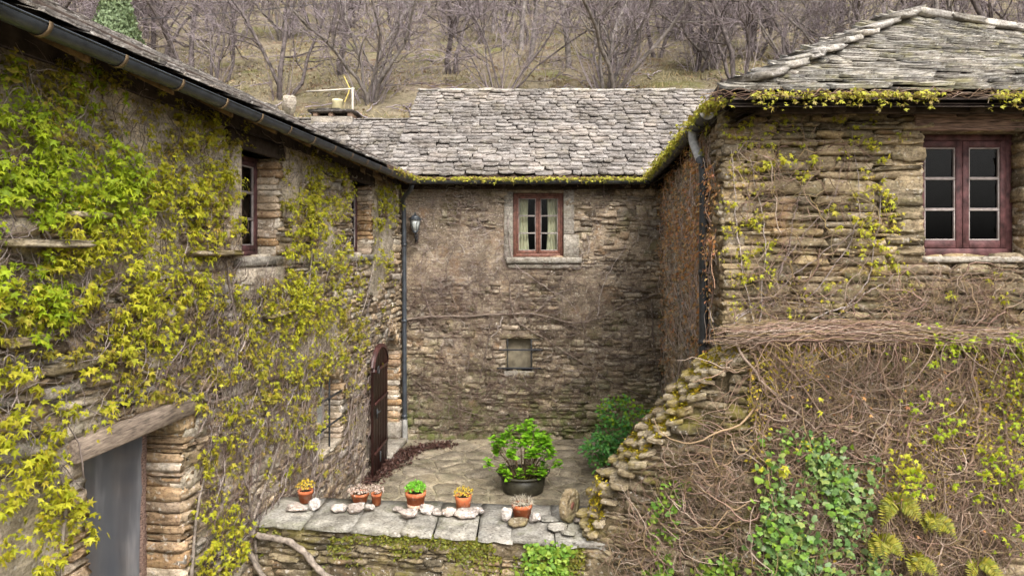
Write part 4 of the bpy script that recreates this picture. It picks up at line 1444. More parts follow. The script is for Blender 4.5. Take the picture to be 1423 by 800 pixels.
# coping: stepped blocks across the wall's thickness, two rows deep
TH = .52
ED = norm(np.array([-.08, 1., 0]))                 # the wall's thickness runs back along the stair
for row in range(6):
    u = .03
    while u < WA.L:
        wd_ = rnd(.06, .13)
        v_ = float(WA.top(np.array(min(u + wd_ * .5, WA.L))))
        o = link('coping_stone', BLOCKS[RNG.integers(0, 12)]['mesh'], M['coping'], ret)
        m = np.eye(4)
        ax = norm(WA.u + UP * rnd(-.1, .55))
        sk = norm(ED + WA.u * rnd(-.2, .2))
        sk = norm(sk - ax * (sk @ ax))
        m[:3] = np.stack([ax * (wd_ + rnd(.02, .08)), sk * rnd(.09, .16), np.cross(ax, sk) * rnd(.03, .065), WA.pt(u + wd_ / 2, v_ + .01 + rnd(-.02, .02), .0) + ED * (row * .09 + rnd(-.02, .02))], -1)
        o.matrix_basis = Matrix(m.tolist())
        u += wd_
uu = np.linspace(0, WA.L, 24)
B0 = WA.pt(uu, WA.top(uu) - .03, -.01)
B1 = B0 + ED * TH
B2 = B1.copy()
B2[:, 2] = -.1
V = np.concatenate([B0, B1, B2])
k = np.arange(23)
obj('wall_core', (V, np.concatenate([np.stack([k, k + 1, 24 + k + 1, 24 + k], -1), np.stack([24 + k, 25 + k, 49 + k, 48 + k], -1)])), M['mortar_low'], ret)
E0 = WA.pt(0., -.1, .0)
V = np.array([E0, E0 + UP * 1.02, E0 + UP * 1.02 + ED * TH, E0 + ED * TH])
obj('wall_end', (V, np.array([[0, 1, 2, 3]])), M['coping'], ret)
obj('ledge', (np.array([(1.8, 5.72, 2.83), (7, 5.55, 2.83), (7, 6.21, 2.86), (1.9, 6.21, 2.86)]), np.array([[0, 1, 2, 3]])), M['mortar_low'], ret)
# earth fill closing the wedge behind the slope, up against the house
obj('fill', (np.array([(1.98, 5.73, 2.78), (1.95, 6.3, 2.6), (2.1, 7.3, 2.25), (1.6, 6.6, 1.9), (1.3, 6.4, 1.3), (1.5, 6.9, 1.0), (2.2, 8.0, .9), (1.9, 7.6, .0), (2.4, 9, 0)]),
             [np.array([[0, 1, 3], [1, 2, 3], [3, 2, 5], [3, 5, 4], [2, 6, 5], [5, 6, 7], [6, 8, 7]])]), M['mortar_low'], ret)


# ================================================================ climbing plants
def blob_px(blobs, thin=None, seed=50):
    """sample points of the photograph's frame from ellipses (cx, cy, rx, ry, n); used only to say where on a wall a plant grows"""
    out = []
    for (cx, cy, rx, ry, n) in blobs:
        a, r = rnd(0, 2 * math.pi, n), np.sqrt(rnd(0, 1, n))
        out.append(np.stack([cx + rx * r * np.cos(a), cy + ry * r * np.sin(a)], -1))
    P = np.concatenate(out)
    if thin:
        P = P[fbm(P[:, 0] / thin[0], P[:, 1] / thin[0], seed) > thin[1]]
    return P


def on_wall(w, blobs, thin=None, seed=50, margin=-.02):
    P = blob_px(blobs, thin, seed)
    u, v = w.hit(P[:, 0], P[:, 1])
    ok = w.solid(u, v, margin) & np.isfinite(u)
    for (a, b, c, d) in w.avoid:
        ok &= ~((u > a) & (u < b) & (v > c) & (v < d))
    return u[ok], v[ok]


def sprigs(w, u, v, nl=(5, 9), size=(.04, .075), spread=.06, out=(.03, .12), hang=.75, lift=.55):
    """clusters of leaves on a wall: positions, normals, tips, sizes"""
    cnt = RNG.integers(nl[0], nl[1] + 1, len(u))
    idx = np.repeat(np.arange(len(u)), cnt)
    n = len(idx)
    base_d = rnd(out[0], out[1], len(u))[idx]
    du, dv = RNG.normal(0, spread, n), RNG.normal(0, spread * .8, n)
    P = w.pt(u[idx] + du, v[idx] + dv, base_d + RNG.normal(0, .018, n).clip(-.02, .06))
    N = w.n * 1.0 + UP * lift + RNG.normal(0, .55, (n, 3))
    T = -UP * hang + w.u * (du / spread * .55)[:, None] + w.n * .35 + RNG.normal(0, .3, (n, 3))
    S = rnd(size[0], size[1], n) * rnd(.65, 1.15, len(u))[idx] * np.where(RNG.random(n) < .25, .55, 1.0)
    return P, N, T, S


def wall_twigs(w, u, v, n=7, step=.06, wander=.5, heading=None, r=.003, d=(.01, .05), k=3, bow=.03, clip=True):
    m = len(u)
    th = rnd(0, 2 * math.pi, m) if heading is None else heading[0] + RNG.normal(0, heading[1], m)
    st = step * rnd(.6, 1.4, m)
    U, Vv = np.zeros((m, n)), np.zeros((m, n))
    U[:, 0], Vv[:, 0] = u, v
    turn = RNG.normal(0, wander * .35, m)
    for i in range(1, n):
        th = th + turn + RNG.normal(0, wander, m)
        U[:, i] = U[:, i - 1] + st * np.cos(th)
        Vv[:, i] = Vv[:, i - 1] + st * np.sin(th)
    if clip:
        ok = np.all(w.solid(U, Vv, -.01), axis=1)
        for (a0, b0, c0, e0) in w.avoid:
            ok &= ~np.any((U > a0) & (U < b0) & (Vv > c0) & (Vv < e0), axis=1)
        U, Vv = U[ok], Vv[ok]
    m = len(U)
    t = np.linspace(0, 1, n)[None]
    D = rnd(d[0], d[1], m)[:, None] + bow * np.sin(t * math.pi) * rnd(0, 1.5, m)[:, None] + RNG.normal(0, .006, (m, n))
    R = (r * np.exp(RNG.normal(-.1, .5, m)).clip(.4, 2.4))[:, None] * (1 - .6 * t)
    return tubes(w.pt(U, Vv, D), R, k)


def px_stem(w, pts, r0, r1, d=.035, n=34, wob=.012, k=7):
    pts = np.array(pts, float)
    u, v = w.hit(pts[:, 0], pts[:, 1])
    P = smooth_path(w.pt(u, v, d), n)
    P += (fbm(np.arange(n) * .45, np.full(n, rnd(0, 50)), 3)[:, None] - .5) * 2 * wob * w.u + (fbm(np.arange(n) * .45, np.full(n, rnd(0, 50)), 8)[:, None] - .5) * 2 * wob * UP
    R = np.linspace(r0, r1, n) * (1 + .15 * np.sin(np.arange(n) * 1.7))
    return tubes(P, R, k)


def plant(name, w, u, v, label, cat, group=None):
    P = w.pt(u, v, 0.)
    return root(name, tuple(P), label, cat, group)


def leaf_part(parent, proto, PNTS, mat, singles=0, name='foliage'):
    """leaf mass, with the largest leaves in view as parts of their own"""
    P, N, T, S = PNTS
    px, py = proj(P)
    vis = (px > 0) & (px < 1423) & (py > 0) & (py < 800)
    sc = np.where(vis, S / np.maximum(P[:, 1], .5), 0)
    order = np.argsort(-sc)
    single = order[:singles]
    rest = order[singles:]
    if singles:
        me = mesh_data('leaf', [proto])
        X, Y, Z = frames(N[single], T[single])
        for i, s_ in enumerate(single):
            o = link('leaf', me, mat, parent)
            m = np.eye(4)
            m[:3] = np.stack([X[i] * S[s_], Y[i] * S[s_], Z[i] * S[s_], P[s_]], -1)
            o.matrix_basis = Matrix(m.tolist())
    if proto is LEAF_MAPLE:
        kinds = RNG.integers(0, len(MAPLES), len(rest))
        prt = [leaves(MAPLES[q_], P[rest][kinds == q_], N[rest][kinds == q_], T[rest][kinds == q_], S[rest][kinds == q_]) for q_ in range(len(MAPLES))]
    else:
        prt = leaves(proto, P[rest], N[rest], T[rest], S[rest])
    return obj(name, prt, mat, parent, kind='stuff')


# ---- creeper on the long house
a_, b_, c_, d_, _ = WL.open[4]
WL.avoid = [(a_ - .1, b_ + .1, d_ - .05, d_ + .15), (b_, b_ + .16, c_, d_)]
vl = plant('climbing_creeper', WL, UL(7.0), .0, 'yellow-green creeper climbing the wall of the house with the arched door', 'creeper')
# stems that run up the wall
main = [[(352, 800), (345, 730), (330, 640), (300, 540), (250, 470), (180, 420), (90, 380), (0, 360)],
        [(345, 720), (380, 620), (400, 520), (420, 430), (430, 330), (440, 250)],
        [(300, 540), (270, 440), (230, 330), (180, 240), (120, 150), (60, 90)],
        [(330, 640), (380, 560), (450, 500), (500, 430), (520, 330), (530, 270)],
        [(290, 560), (220, 530), (120, 480), (60, 430), (0, 420)],
        [(380, 620), (330, 480), (310, 380), (300, 290), (280, 210)],
        [(70, 800), (80, 690), (50, 600), (0, 560)], [(258, 800), (268, 700), (290, 620), (310, 560)],
        [(420, 700), (430, 640), (425, 560), (440, 480)], [(490, 660), (480, 600), (490, 520), (500, 460)]]
for i, m_ in enumerate(main):
    obj('stem', px_stem(WL, m_, rnd(.012, .02), .005, .05), M['vine_bark'], vl)
parts = []
u, v = on_wall(WL, [(-120, 400, 160, 350, 300), (250, 300, 260, 260, 450), (430, 430, 140, 260, 520), (120, 560, 150, 170, 220), (330, 600, 110, 180, 520), (450, 600, 70, 110, 420), (150, 160, 160, 120, 160)])
parts.append(wall_twigs(WL, u, v, 8, .06, .35, (math.pi / 2, .9), .0035, (.01, .07)))
obj('twigs', parts, M['twig_grey'], vl, kind='stuff')
u, v = on_wall(WL, [(380, 520, 150, 230, 650), (440, 600, 80, 120, 500), (280, 430, 200, 200, 360), (300, 690, 60, 110, 250), (150, 300, 180, 200, 180)])
obj('bare_shoots', wall_twigs(WL, u, v, 7, .05, .5, (math.pi / 2, .7), .003, (.03, .10)), M['twig_brown'], vl, kind='stuff')
green = [(-90, 230, 110, 120, 60), (-260, 300, 160, 200, 50), (80, 250, 95, 75, 129), (30, 220, 60, 90, 64), (150, 270, 60, 50, 48), (60, 130, 90, 50, 32), (30, 400, 60, 70, 28), (40, 440, 40, 40, 17)]
u, v = on_wall(WL, green, (26, .40), 52)
leaf_part(vl, LEAF_MAPLE, sprigs(WL, u, v, (6, 12), (.032, .058), .04, (.04, .15), lift=.95), M['leaf_green'], 150)
yell = [(-80, 560, 100, 200, 60), (-80, 380, 90, 90, 30), (-270, 600, 160, 250, 50), (40, 720, 60, 90, 52), (80, 690, 45, 60, 18), (125, 720, 22, 50, 15), (285, 750, 42, 60, 63), (200, 330, 90, 90, 126), (120, 330, 70, 60, 51), (250, 230, 70, 80, 92), (60, 400, 70, 60, 57), (30, 560, 50, 80, 29), (170, 480, 60, 40, 29),
        (120, 560, 50, 50, 18), (10, 620, 30, 40, 20), (290, 330, 40, 120, 69), (410, 330, 26, 110, 126), (445, 330, 40, 110, 172), (410, 420, 50, 40, 69), (530, 330, 16, 80, 69), (535, 275, 22, 22, 34), (230, 430, 80, 60, 69), (320, 440, 60, 40, 46), (490, 330, 14, 90, 20), (370, 560, 80, 110, 60), (420, 500, 70, 60, 60), (470, 470, 40, 50, 30), (280, 600, 40, 60, 16)]
u, v = on_wall(WL, yell, (24, .36), 61)
leaf_part(vl, LEAF_MAPLE, sprigs(WL, u, v, (6, 12), (.03, .058), .038, (.03, .14), lift=.95), M['leaf_yellow'], 150)
olive = [(170, 150, 140, 80, 146), (280, 220, 60, 100, 101), (420, 260, 60, 60, 101), (250, 480, 120, 80, 157), (340, 520, 90, 110, 135), (400, 470, 70, 80, 112), (440, 430, 60, 90, 101), (480, 480, 50, 70, 67), (420, 560, 60, 60, 38), (500, 420, 40, 60, 67), (300, 620, 40, 80, 27), (100, 460, 120, 40, 45), (40, 100, 60, 40, 27), (330, 560, 60, 100, 40), (450, 520, 60, 90, 60), (400, 620, 70, 70, 26), (300, 700, 40, 60, 14)]
u, v = on_wall(WL, olive, (22, .40), 71)
leaf_part(vl, LEAF_MAPLE, sprigs(WL, u, v, (5, 11), (.028, .052), .034, (.02, .11), lift=.9), M['leaf_olive'], 0)

# thick bare stem that snakes down over the parapet's end
tv = plant('vine_trunk', WP, .1, -.5, 'thick bare grey vine stem snaking down over the parapet end', 'vine')
obj('stem', [px_stem(WP, [(340, 705), (350, 730), (372, 740), (405, 745), (428, 762), (450, 785), (475, 805), (500, 830)], .034, .03, .09, 44, .02, 8)], M['vine_bark'], tv, smooth=True)
obj('side_stem', [px_stem(WP, [(346, 722), (350, 750), (362, 775), (380, 805), (392, 830)], .027, .026, .1, 30, .015, 8), px_stem(WP, [(343, 700), (340, 640), (352, 600)], .026, .016, .05, 20)], M['vine_bark'], tv, smooth=True)

# ---- bare creeper on the back house
vb = plant('climbing_creeper', WB, 2.5, .0, 'bare brown creeper stems sprawling over the wall below the curtained window', 'creeper')
bm_ = [([(563, 443), (600, 440), (650, 438), (700, 437), (740, 436), (790, 447), (830, 443), (860, 428), (913, 407)], .02),
       ([(706, 300), (712, 360), (740, 385), (765, 402), (792, 420), (806, 446)], .008),
       ([(708, 400), (718, 445), (760, 472), (800, 497), (850, 530), (925, 560)], .014),
       ([(684, 440), (676, 480), (668, 520), (661, 550)], .012), ([(700, 438), (690, 460), (680, 470)], .008),
       ([(570, 450), (600, 420), (640, 405), (700, 402)], .01), ([(905, 420), (908, 480), (918, 540)], .013),
       ([(590, 440), (640, 490), (700, 520), (760, 545)], .009), ([(570, 520), (620, 560), (700, 580), (790, 560)], .009),
       ([(640, 440), (620, 380), (640, 320), (630, 280)], .009), ([(600, 440), (585, 380), (600, 330)], .008),
       ([(740, 436), (770, 410), (800, 400)], .008), ([(790, 447), (830, 480), (880, 500), (915, 500)], .01), ([(830, 440), (840, 390), (870, 340)], .008)]
for pts_, r_ in bm_:
    obj('stem', px_stem(WB, pts_, r_ * 1.1, r_ * .6, .06, 36, .03), M['twig_grey'] if r_ < .009 else M['stem_brown'], vb)
u, v = on_wall(WB, [(630, 350, 80, 90, 520), (700, 420, 150, 60, 800), (660, 540, 110, 60, 800), (820, 440, 110, 120, 360), (760, 500, 150, 90, 360), (600, 480, 50, 130, 300)], (14, .36), 29)
obj('twigs', wall_twigs(WB, u, v, 8, .06, .45, None, .003, (.03, .07)), M['twig_brown'], vb, kind='stuff')
u, v = on_wall(WB, [(630, 330, 80, 80, 420), (740, 430, 160, 120, 350), (850, 320, 60, 70, 120)])
obj('bare_shoots', wall_twigs(WB, u, v, 7, .06, .5, None, .003, (.03, .07)), M['twig_grey'], vb, kind='stuff')

# ---- rusty creeper on the courtyard side of the right house
vr = plant('climbing_creeper', WS, 3.5, .0, 'rust-brown dry creeper covering the wall with the dark downpipe', 'creeper')
u, v = on_wall(WS, [(955, 330, 50, 160, 900), (930, 420, 30, 170, 420), (980, 420, 25, 130, 200), (975, 260, 25, 60, 120)], (12, .42), 19)
obj('twigs', wall_twigs(WS, u, v, 7, .06, .5, (math.pi / 2, .9), .004, (.02, .10)), M['twig_rust'], vr, kind='stuff')
u, v = on_wall(WS, [(960, 290, 50, 100, 900), (930, 380, 20, 140, 420), (985, 380, 25, 130, 320)], (10, .40), 33)
leaf_part(vr, LEAF_TINY, sprigs(WS, u, v, (3, 6), (.03, .06), .05, (.05, .13)), M['leaf_rust'])
u, v = on_wall(WS, [(980, 190, 25, 30, 14)])
leaf_part(vr, LEAF_MAPLE, sprigs(WS, u, v, (3, 6), (.035, .05), .05, (.05, .13)), M['leaf_yellow'])

# ---- sparse creeper on the front of the right house
vf = plant('climbing_creeper', WF, .8, 2.84, 'sparse creeper with yellow tufts and thin grey stems beside the six-paned window', 'creeper')
fm = [[(1050, 470), (1056, 400), (1060, 330), (1052, 280), (1040, 220)], [(1062, 470), (1080, 380), (1110, 330), (1150, 280), (1170, 220)], [(1055, 420), (1090, 350), (1100, 300), (1120, 220)],
      [(1070, 460), (1130, 400), (1180, 330), (1190, 260), (1180, 180)], [(1045, 460), (1030, 380), (1020, 300), (1015, 210)], [(1080, 460), (1180, 420), (1240, 380)], [(1020, 440), (1080, 400), (1140, 350), (1220, 300)],
      [(1150, 450), (1200, 390), (1215, 320), (1225, 240)], [(1000, 470), (1040, 430), (1100, 420), (1170, 440)]]
for m_ in fm:
    obj('stem', px_stem(WF, m_, .007, .003, .055, 30, .03, 5), M['twig_grey'], vf)
u, v = on_wall(WF, [(1100, 300, 130, 150, 240), (1050, 330, 60, 120, 160), (1330, 410, 110, 45, 330), (1200, 430, 200, 30, 260)])
obj('twigs', wall_twigs(WF, u, v, 8, .06, .5, None, .003, (.045, .09)), M['twig_pink'], vf, kind='stuff')
u, v = on_wall(WF, [(1120, 230, 130, 70, 16), (1200, 200, 50, 50, 9), (1200, 290, 50, 80, 14), (1080, 260, 80, 110, 11), (1140, 380, 120, 60, 13), (1020, 190, 20, 30, 6), (1030, 350, 30, 100, 10), (1210, 320, 20, 70, 10), (1310, 400, 90, 30, 4)])
leaf_part(vf, LEAF_MAPLE, sprigs(WF, u, v, (4, 11), (.03, .05), .036, (.04, .09)), M['leaf_yellow'], 60)
u, v = on_wall(WF, [(1060, 230, 60, 60, 18), (1020, 300, 20, 140, 34), (1130, 330, 130, 110, 24)])
leaf_part(vf, LEAF_MAPLE, sprigs(WF, u, v, (2, 5), (.025, .045), .04, (.04, .08)), M['leaf_olive'])


# ---- creeper lying along the gutters
def line_creeper(name, A, B, n, label, mat, size, thick, drop, lay=0.0, side=None):
    A, B = np.array(A, float), np.array(B, float)
    d = norm(B - A)
    L = np.linalg.norm(B - A)
    sd_ = norm(np.cross(d, UP)) if side is None else np.array(side, float)
    o = root(name, tuple((A + B) / 2), label, 'creeper')
    t = rnd(0, L, n)
    dens = fbm(t * 1.6, t * 0 + A[0], 44)
    t = t[dens > lay]
    m = len(t)
    hang = np.where(RNG.random(m) < .3, rnd(0, drop, m), 0)
    P = A + d * t[:, None] + UP * (RNG.normal(0, thick * .6, m).clip(-thick, thick * 1.6) - hang)[:, None] + sd_ * RNG.normal(.03, .05, m)[:, None]
    N = UP + sd_ * .6 + RNG.normal(0, .5, (m, 3))
    T = sd_ * .8 - UP * .4 + RNG.normal(0, .6, (m, 3))
    leaf_part(o, LEAF_MAPLE, (P, N, T, rnd(size[0], size[1], m)), mat, 0)
    tt = rnd(0, L, 90)
    n_ = 7
    Q = A + d * (tt[:, None] + np.linspace(-.25, .25, n_)[None])[..., None] + RNG.normal(0, .025, (90, n_, 3)) + sd_ * .03
    obj('twigs', tubes(Q, .004, 3), M['twig_pink'], o, kind='stuff')
    return o


line_creeper('eaves_creeper', (1.86, 5.80, 4.86), (8.0, 5.78, 4.86), 1900, 'bright yellow-green creeper fringe along the front eaves of the hipped roof', M['leaf_gutter'], (.02, .045), .022, .11, .36, (0, -1, 0))
line_creeper('eaves_creeper', (1.80, 5.9, 4.86), (2.48, 12.2, 4.86), 2600, 'yellow creeper trailing along the courtyard gutter of the hipped roof', M['leaf_gutter'], (.025, .05), .025, .08, .26, (-1, 0, 0))
line_creeper('eaves_creeper', (-1.75, 12.34, 4.82), (2.4, 12.34, 4.82), 1500, 'thin yellow creeper lying in the gutter under the straight slate roof', M['leaf_gutter'], (.025, .05), .022, .06, .36, (0, -1, 0))
line_creeper('eaves_creeper', (gx_(10.6), 10.6, 4.8), (gx_(12.0), 12.0, 4.8), 260, 'tuft of yellow creeper at the gutter end by the corner downpipe', M['leaf_gutter'], (.03, .055), .02, .06, .3, (1, 0, 0))

# ---- matted dry creeper on the retaining wall
vd = plant('dry_creeper', WR, 1.5, .0, 'matted dry reddish-brown creeper tangle hanging over the retaining wall', 'creeper')
LOWB = [(1200, 640, 240, 170, 800), (1320, 660, 120, 150, 620), (1100, 580, 100, 70, 220), (1270, 530, 170, 50, 160), (1100, 720, 110, 90, 260), (1180, 600, 130, 30, 260), (1330, 700, 90, 40, 260)]
u, v = on_wall(WR, LOWB)
obj('twigs', [wall_twigs(WR, u, v, 9, .055, .42, None, .003, (.02, .09), 3, .04), wall_twigs(WR, u[::3], v[::3], 8, .07, .3, (-math.pi / 2, .5), .0028, (.04, .10), 3, .04)], M['twig_pink'], vd, kind='stuff')
u, v = on_wall(WA, [(950, 690, 90, 100, 420), (990, 610, 45, 80, 200), (890, 760, 50, 40, 120)])
ok = (WA.top(u) - v > .4) | (RNG.random(len(u)) < .12)
u, v = u[ok], v[ok]
us_, vs_ = rnd(-.15, .25, 260), rnd(.2, 2.7, 260)
obj('twigs', [wall_twigs(WA, u, v, 9, .05, .4, None, .0034, (.02, .12), 3, .06), wall_twigs(WR, us_, vs_, 9, .05, .45, None, .0035, (.0, .12), 3, .06, clip=False)], M['twig_pink'], vd, kind='stuff')
for pts_ in ([(1015, 470), (1050, 520), (1090, 560), (1140, 600), (1200, 640)], [(1040, 480), (1060, 540), (1120, 610), (1230, 690)], [(1020, 470), (1080, 500), (1160, 590), (1260, 610), (1350, 650)], [(1210, 480), (1230, 560), (1220, 640), (1240, 740)], [(1330, 480), (1350, 580), (1330, 680), (1350, 780)], [(1400, 480), (1380, 560), (1400, 650)]):
    obj('stem', px_stem(WR, pts_, .013, .006, .09, 40, .05, 6), M['twig_pink'], vd)
for q_ in range(26):
    uu_, vv_ = rnd(.0, 3.0), rnd(.8, 2.8)
    obj('stem', wall_twigs(WR, np.array([uu_]), np.array([vv_]), 20, .06, .2, (rnd(-2.3, -.8), .1), rnd(.004, .0065), (.05, .11), 5, .03, clip=False), M['twig_pink'], vd)
# the roll of twigs along the ledge
uu = rnd(.0, WR.L, 1500)
n_ = 8
pa = np.linspace(-.28, .28, n_)
U = uu[:, None] + pa[None] * rnd(.6, 1.4, 1500)[:, None]
ph, rr_ = rnd(0, 2 * math.pi, 1500), np.sqrt(rnd(0, 1, 1500))
Dd = .0 + (rr_ * .19 * np.cos(ph))[:, None] + RNG.normal(0, .02, (1500, n_))
Zz = 2.83 + (rr_ * .10 * np.sin(ph))[:, None] + RNG.normal(0, .014, (1500, n_)) + .03 * np.sin(U * 2.1)
obj('ledge_roll', tubes(WR.pt(U, Zz, Dd), np.full((1500, n_), .0036) * rnd(.6, 1.4, (1500, 1)), 3), M['twig_pink'], vd, kind='stuff')
uu = rnd(.0, WR.L, 500)
obj('hanging_shoots', wall_twigs(WR, uu, np.full(500, 2.8), 9, .06, .22, (-math.pi / 2, .35), .003, (.1, .24), 3, .04, clip=False), M['twig_pink'], vd, kind='stuff')
u, v = on_wall(WR, [(1250, 600, 180, 180, 160), (1100, 560, 100, 60, 40)])
leaf_part(vd, LEAF_MAPLE, sprigs(WR, u[::2], v[::2], (1, 2), (.02, .038), .04, (.06, .12)), M['leaf_rust'], 0, 'dead_leaves')
vy = plant('young_creeper', WR, 3.2, 1.5, 'fresh green creeper shoots trailing down from the ledge under the six-paned window', 'creeper')
u, v = on_wall(WR, [(1350, 468, 70, 14, 26), (1310, 470, 30, 12, 10), (1395, 530, 26, 60, 22), (1410, 500, 20, 40, 14), (1385, 620, 30, 40, 12), (1290, 560, 40, 30, 8), (1340, 640, 50, 60, 10), (1260, 480, 30, 30, 4), (1250, 650, 20, 20, 10), (1390, 700, 40, 60, 8), (1270, 585, 60, 20, 8)])
leaf_part(vy, LEAF_MAPLE, sprigs(WR, u, v, (3, 7), (.03, .052), .06, (.10, .2)), M['leaf_green'], 80)
u, v = on_wall(WR, [(1375, 640, 40, 60, 10), (1240, 640, 25, 30, 12), (1400, 520, 20, 60, 10), (1100, 610, 80, 60, 8)])
leaf_part(vy, LEAF_MAPLE, sprigs(WR, u, v, (3, 7), (.03, .055), .05, (.12, .22)), M['leaf_yellow'], 0)

# ---- ivy on the retaining wall and on the parapet
iv = plant('ivy', WR, .8, .2, 'dark green ivy growing in a broad patch on the retaining wall', 'ivy')
u, v = on_wall(WR, [(1135, 625, 18, 22, 61), (1140, 655, 26, 26, 102), (1168, 690, 22, 40, 136), (1180, 725, 14, 30, 51), (1080, 690, 24, 26, 57), (1085, 735, 34, 34, 119), (1060, 775, 44, 30, 102), (1120, 780, 40, 26, 78), (1150, 745, 30, 20, 51), (1070, 630, 10, 40, 17), (1100, 608, 36, 8, 27), (1064, 680, 8, 50, 23), (1205, 775, 20, 24, 40), (1203, 660, 8, 50, 23)], (12, .36), 57)
leaf_part(iv, LEAF_IVY, sprigs(WR, u, v, (1, 3), (.034, .064), .05, (.08, .14), .8, .3), M['ivy'], 200)
u, v = on_wall(WR, [(1060, 690, 16, 60, 30), (1085, 760, 50, 30, 26), (1110, 612, 60, 12, 20), (1140, 700, 40, 60, 18)])
leaf_part(iv, LEAF_IVY, sprigs(WR, u, v, (1, 3), (.03, .06), .04, (.1, .19), .8, .3), M['ivy_bright'], 0)
obj('stem', [px_stem(WR, [(1100, 830), (1120, 740), (1110, 660), (1130, 600)], .008, .004, .07), px_stem(WR, [(1060, 830), (1070, 720), (1056, 640)], .007, .004, .07)], M['twig_brown'], iv)
iv3 = plant('ivy', WA, .6, .5, 'thin strand of pale green ivy climbing the foot of the sloping coping', 'ivy')
u, v = on_wall(WA, [(925, 740, 14, 60, 34), (935, 690, 20, 40, 14), (920, 785, 14, 20, 16), (1005, 785, 22, 18, 44), (985, 795, 20, 8, 12)])
leaf_part(iv3, LEAF_IVY, sprigs(WA, u, v, (2, 4), (.03, .055), .03, (.07, .13), .8, .3), M['ivy_bright'], 0)
iv2 = plant('ivy', WP, 3.0, .0, 'bright green ivy hanging over the parapet face under the millstone', 'ivy')
u, v = on_wall(WP, [(757, 775, 30, 28, 110), (745, 752, 14, 10, 20), (780, 755, 16, 10, 16)], margin=-.06)
leaf_part(iv2, LEAF_IVY, sprigs(WP, u, v, (2, 4), (.03, .06), .035, (.05, .12), .8, .3), M['ivy_bright'], 60)


# ---- ferns on the retaining wall
def fern(w, px, py, nf, ln, label):
    u, v = w.hit(px, py)
    base = w.pt(u, v, .08)
    o = root('fern', tuple(base), label, 'fern')
    for k in range(nf):
        an = rnd(-1.2, 1.2)
        dir0 = norm(w.u * math.sin(an) + UP * math.cos(an) * .7 + w.n * rnd(.5, 1.0))
        L = ln * rnd(.7, 1.1)
        t = np.linspace(0, 1, 16)
        C = base + dir0 * (t * L)[:, None] - UP * (t ** 2 * L * rnd(.7, 1.1))[:, None]
        T = norm(np.gradient(C, axis=0))
        S = norm(np.cross(T, w.n + UP * .2))
        P, N, TT, Z = [], [], [], []
        for i in range(1, 16):
            for sg in (-1, 1):
                P.append(C[i]); TT.append(S[i] * sg + T[i] * .35); N.append(np.cross(S[i], T[i]) + RNG.normal(0, .15, 3)); Z.append(L * .30 * math.sin(math.pi * min(1, t[i] * .9 + .12)) + .012)
        fr = obj('frond', [leaves(LEAF_PINNA, np.array(P), np.array(N), np.array(TT), np.array(Z)), tubes(C, .003, 3)], M['fern'], o)
    return o


fern(WR, 1235, 690, 10, .24, 'yellow-green fern above a smaller fern on the retaining wall')
fern(WR, 1285, 715, 8, .2, 'small pale fern between creeper twigs on the retaining wall')
fern(WR, 1215, 745, 9, .22, 'yellowish fern beside the lower end of the broad ivy patch')
fern(WR, 1262, 770, 7, .2, 'drooping fern low on the retaining wall below the other ferns')
fern(WR, 1350, 775, 7, .18, 'solitary yellow fern low on the retaining wall among bare twigs')


# ---- moss cushions on coping and parapet
def moss(name, P, N, mat, label, size=(.018, .04)):
    n = len(P)
    o = obj(name, leaves(LEAF_TINY, P, N + RNG.normal(0, .55, (n, 3)), RNG.normal(0, 1, (n, 3)) + UP * .6, rnd(size[0], size[1], n)), mat, kind='stuff')
    tag(o, label, 'moss')


n = 8000
uu = rnd(.04, WA.L, n); dd = rnd(-.04, .5, n)
ok = fbm(uu * 3.3, dd * 3.3, 77) > .5
uu, dd = uu[ok], dd[ok]
P = WA.pt(uu, WA.top(uu) + .03 + .03 * fbm(uu * 8, dd * 8, 3), 0.) + ED * dd[:, None]
moss('moss', P, np.tile(UP - WA.u * .4, (len(P), 1)), M['moss'], 'golden moss cushions along the sloping coping stones')
n = 9000
uu = rnd(0, WP.L, n); vv = .79 - np.abs(RNG.normal(0, .17, n))
ok = (fbm(uu * 3, vv * 5, 81) > .46) & (uu < 3.4)
uu, vv = uu[ok], vv[ok]
moss('moss', WP.pt(uu, vv, rnd(.01, .05, len(uu))), np.tile(WP.n + UP * .5, (len(uu), 1)), M['moss_green'], 'green and ochre moss hanging under the parapet slabs')
n = 900
vv = rnd(.3, 1.35, n)
P = np.stack([.74 + .22 * np.clip(vv - .8, 0, 1) + rnd(-.05, .03, n), rnd(6.35, 6.75, n), vv], -1)
moss('moss', P, np.tile(np.array([-1, -.4, .4]), (n, 1)), M['moss'], 'yellow moss strip at the foot of the sloping coping beside the parapet', (.02, .045))
n = 9000
uu = rnd(0, 3.2, n); vv = 2.75 - np.abs(RNG.normal(0, .9, n)); ok = fbm(uu * 2, vv * 2, 91) > .54
moss('moss', WR.pt(uu[ok], vv[ok], rnd(.03, .09, ok.sum())), np.tile(WR.n + UP * .4, (ok.sum(), 1)), M['moss'], 'patches of ochre moss behind the dry creeper on the retaining wall')

# ---- heap of dead creeper leaves by the open door
n = 2600
t = rnd(0, 1, n)
path = np.array([(LX(10.4) + .05, 10.35), (LX(11.2) + .22, 11.2), (-1.75, 12.0), (-1.2, 12.35)])
C = smooth_path(path, 200)[(t * 199).astype(int)]
off = RNG.normal(0, .5, (n, 2)) * (np.array([.22, .16])[None])
P = np.c_[C + off, np.abs(RNG.normal(0, .02, n)) + .012]
heap = obj('leaf_litter', leaves(LEAF_OVAL, P, np.tile(UP, (n, 1)) + RNG.normal(0, .6, (n, 3)), RNG.normal(0, 1, (n, 3)), rnd(.03, .07, n)), M['litter'])
tag(heap, 'dark drift of dead leaves on the paving by the open door', 'leaves', kind='stuff')


# ================================================================ pots, stones, tub and shrubs
CAPZ = .846


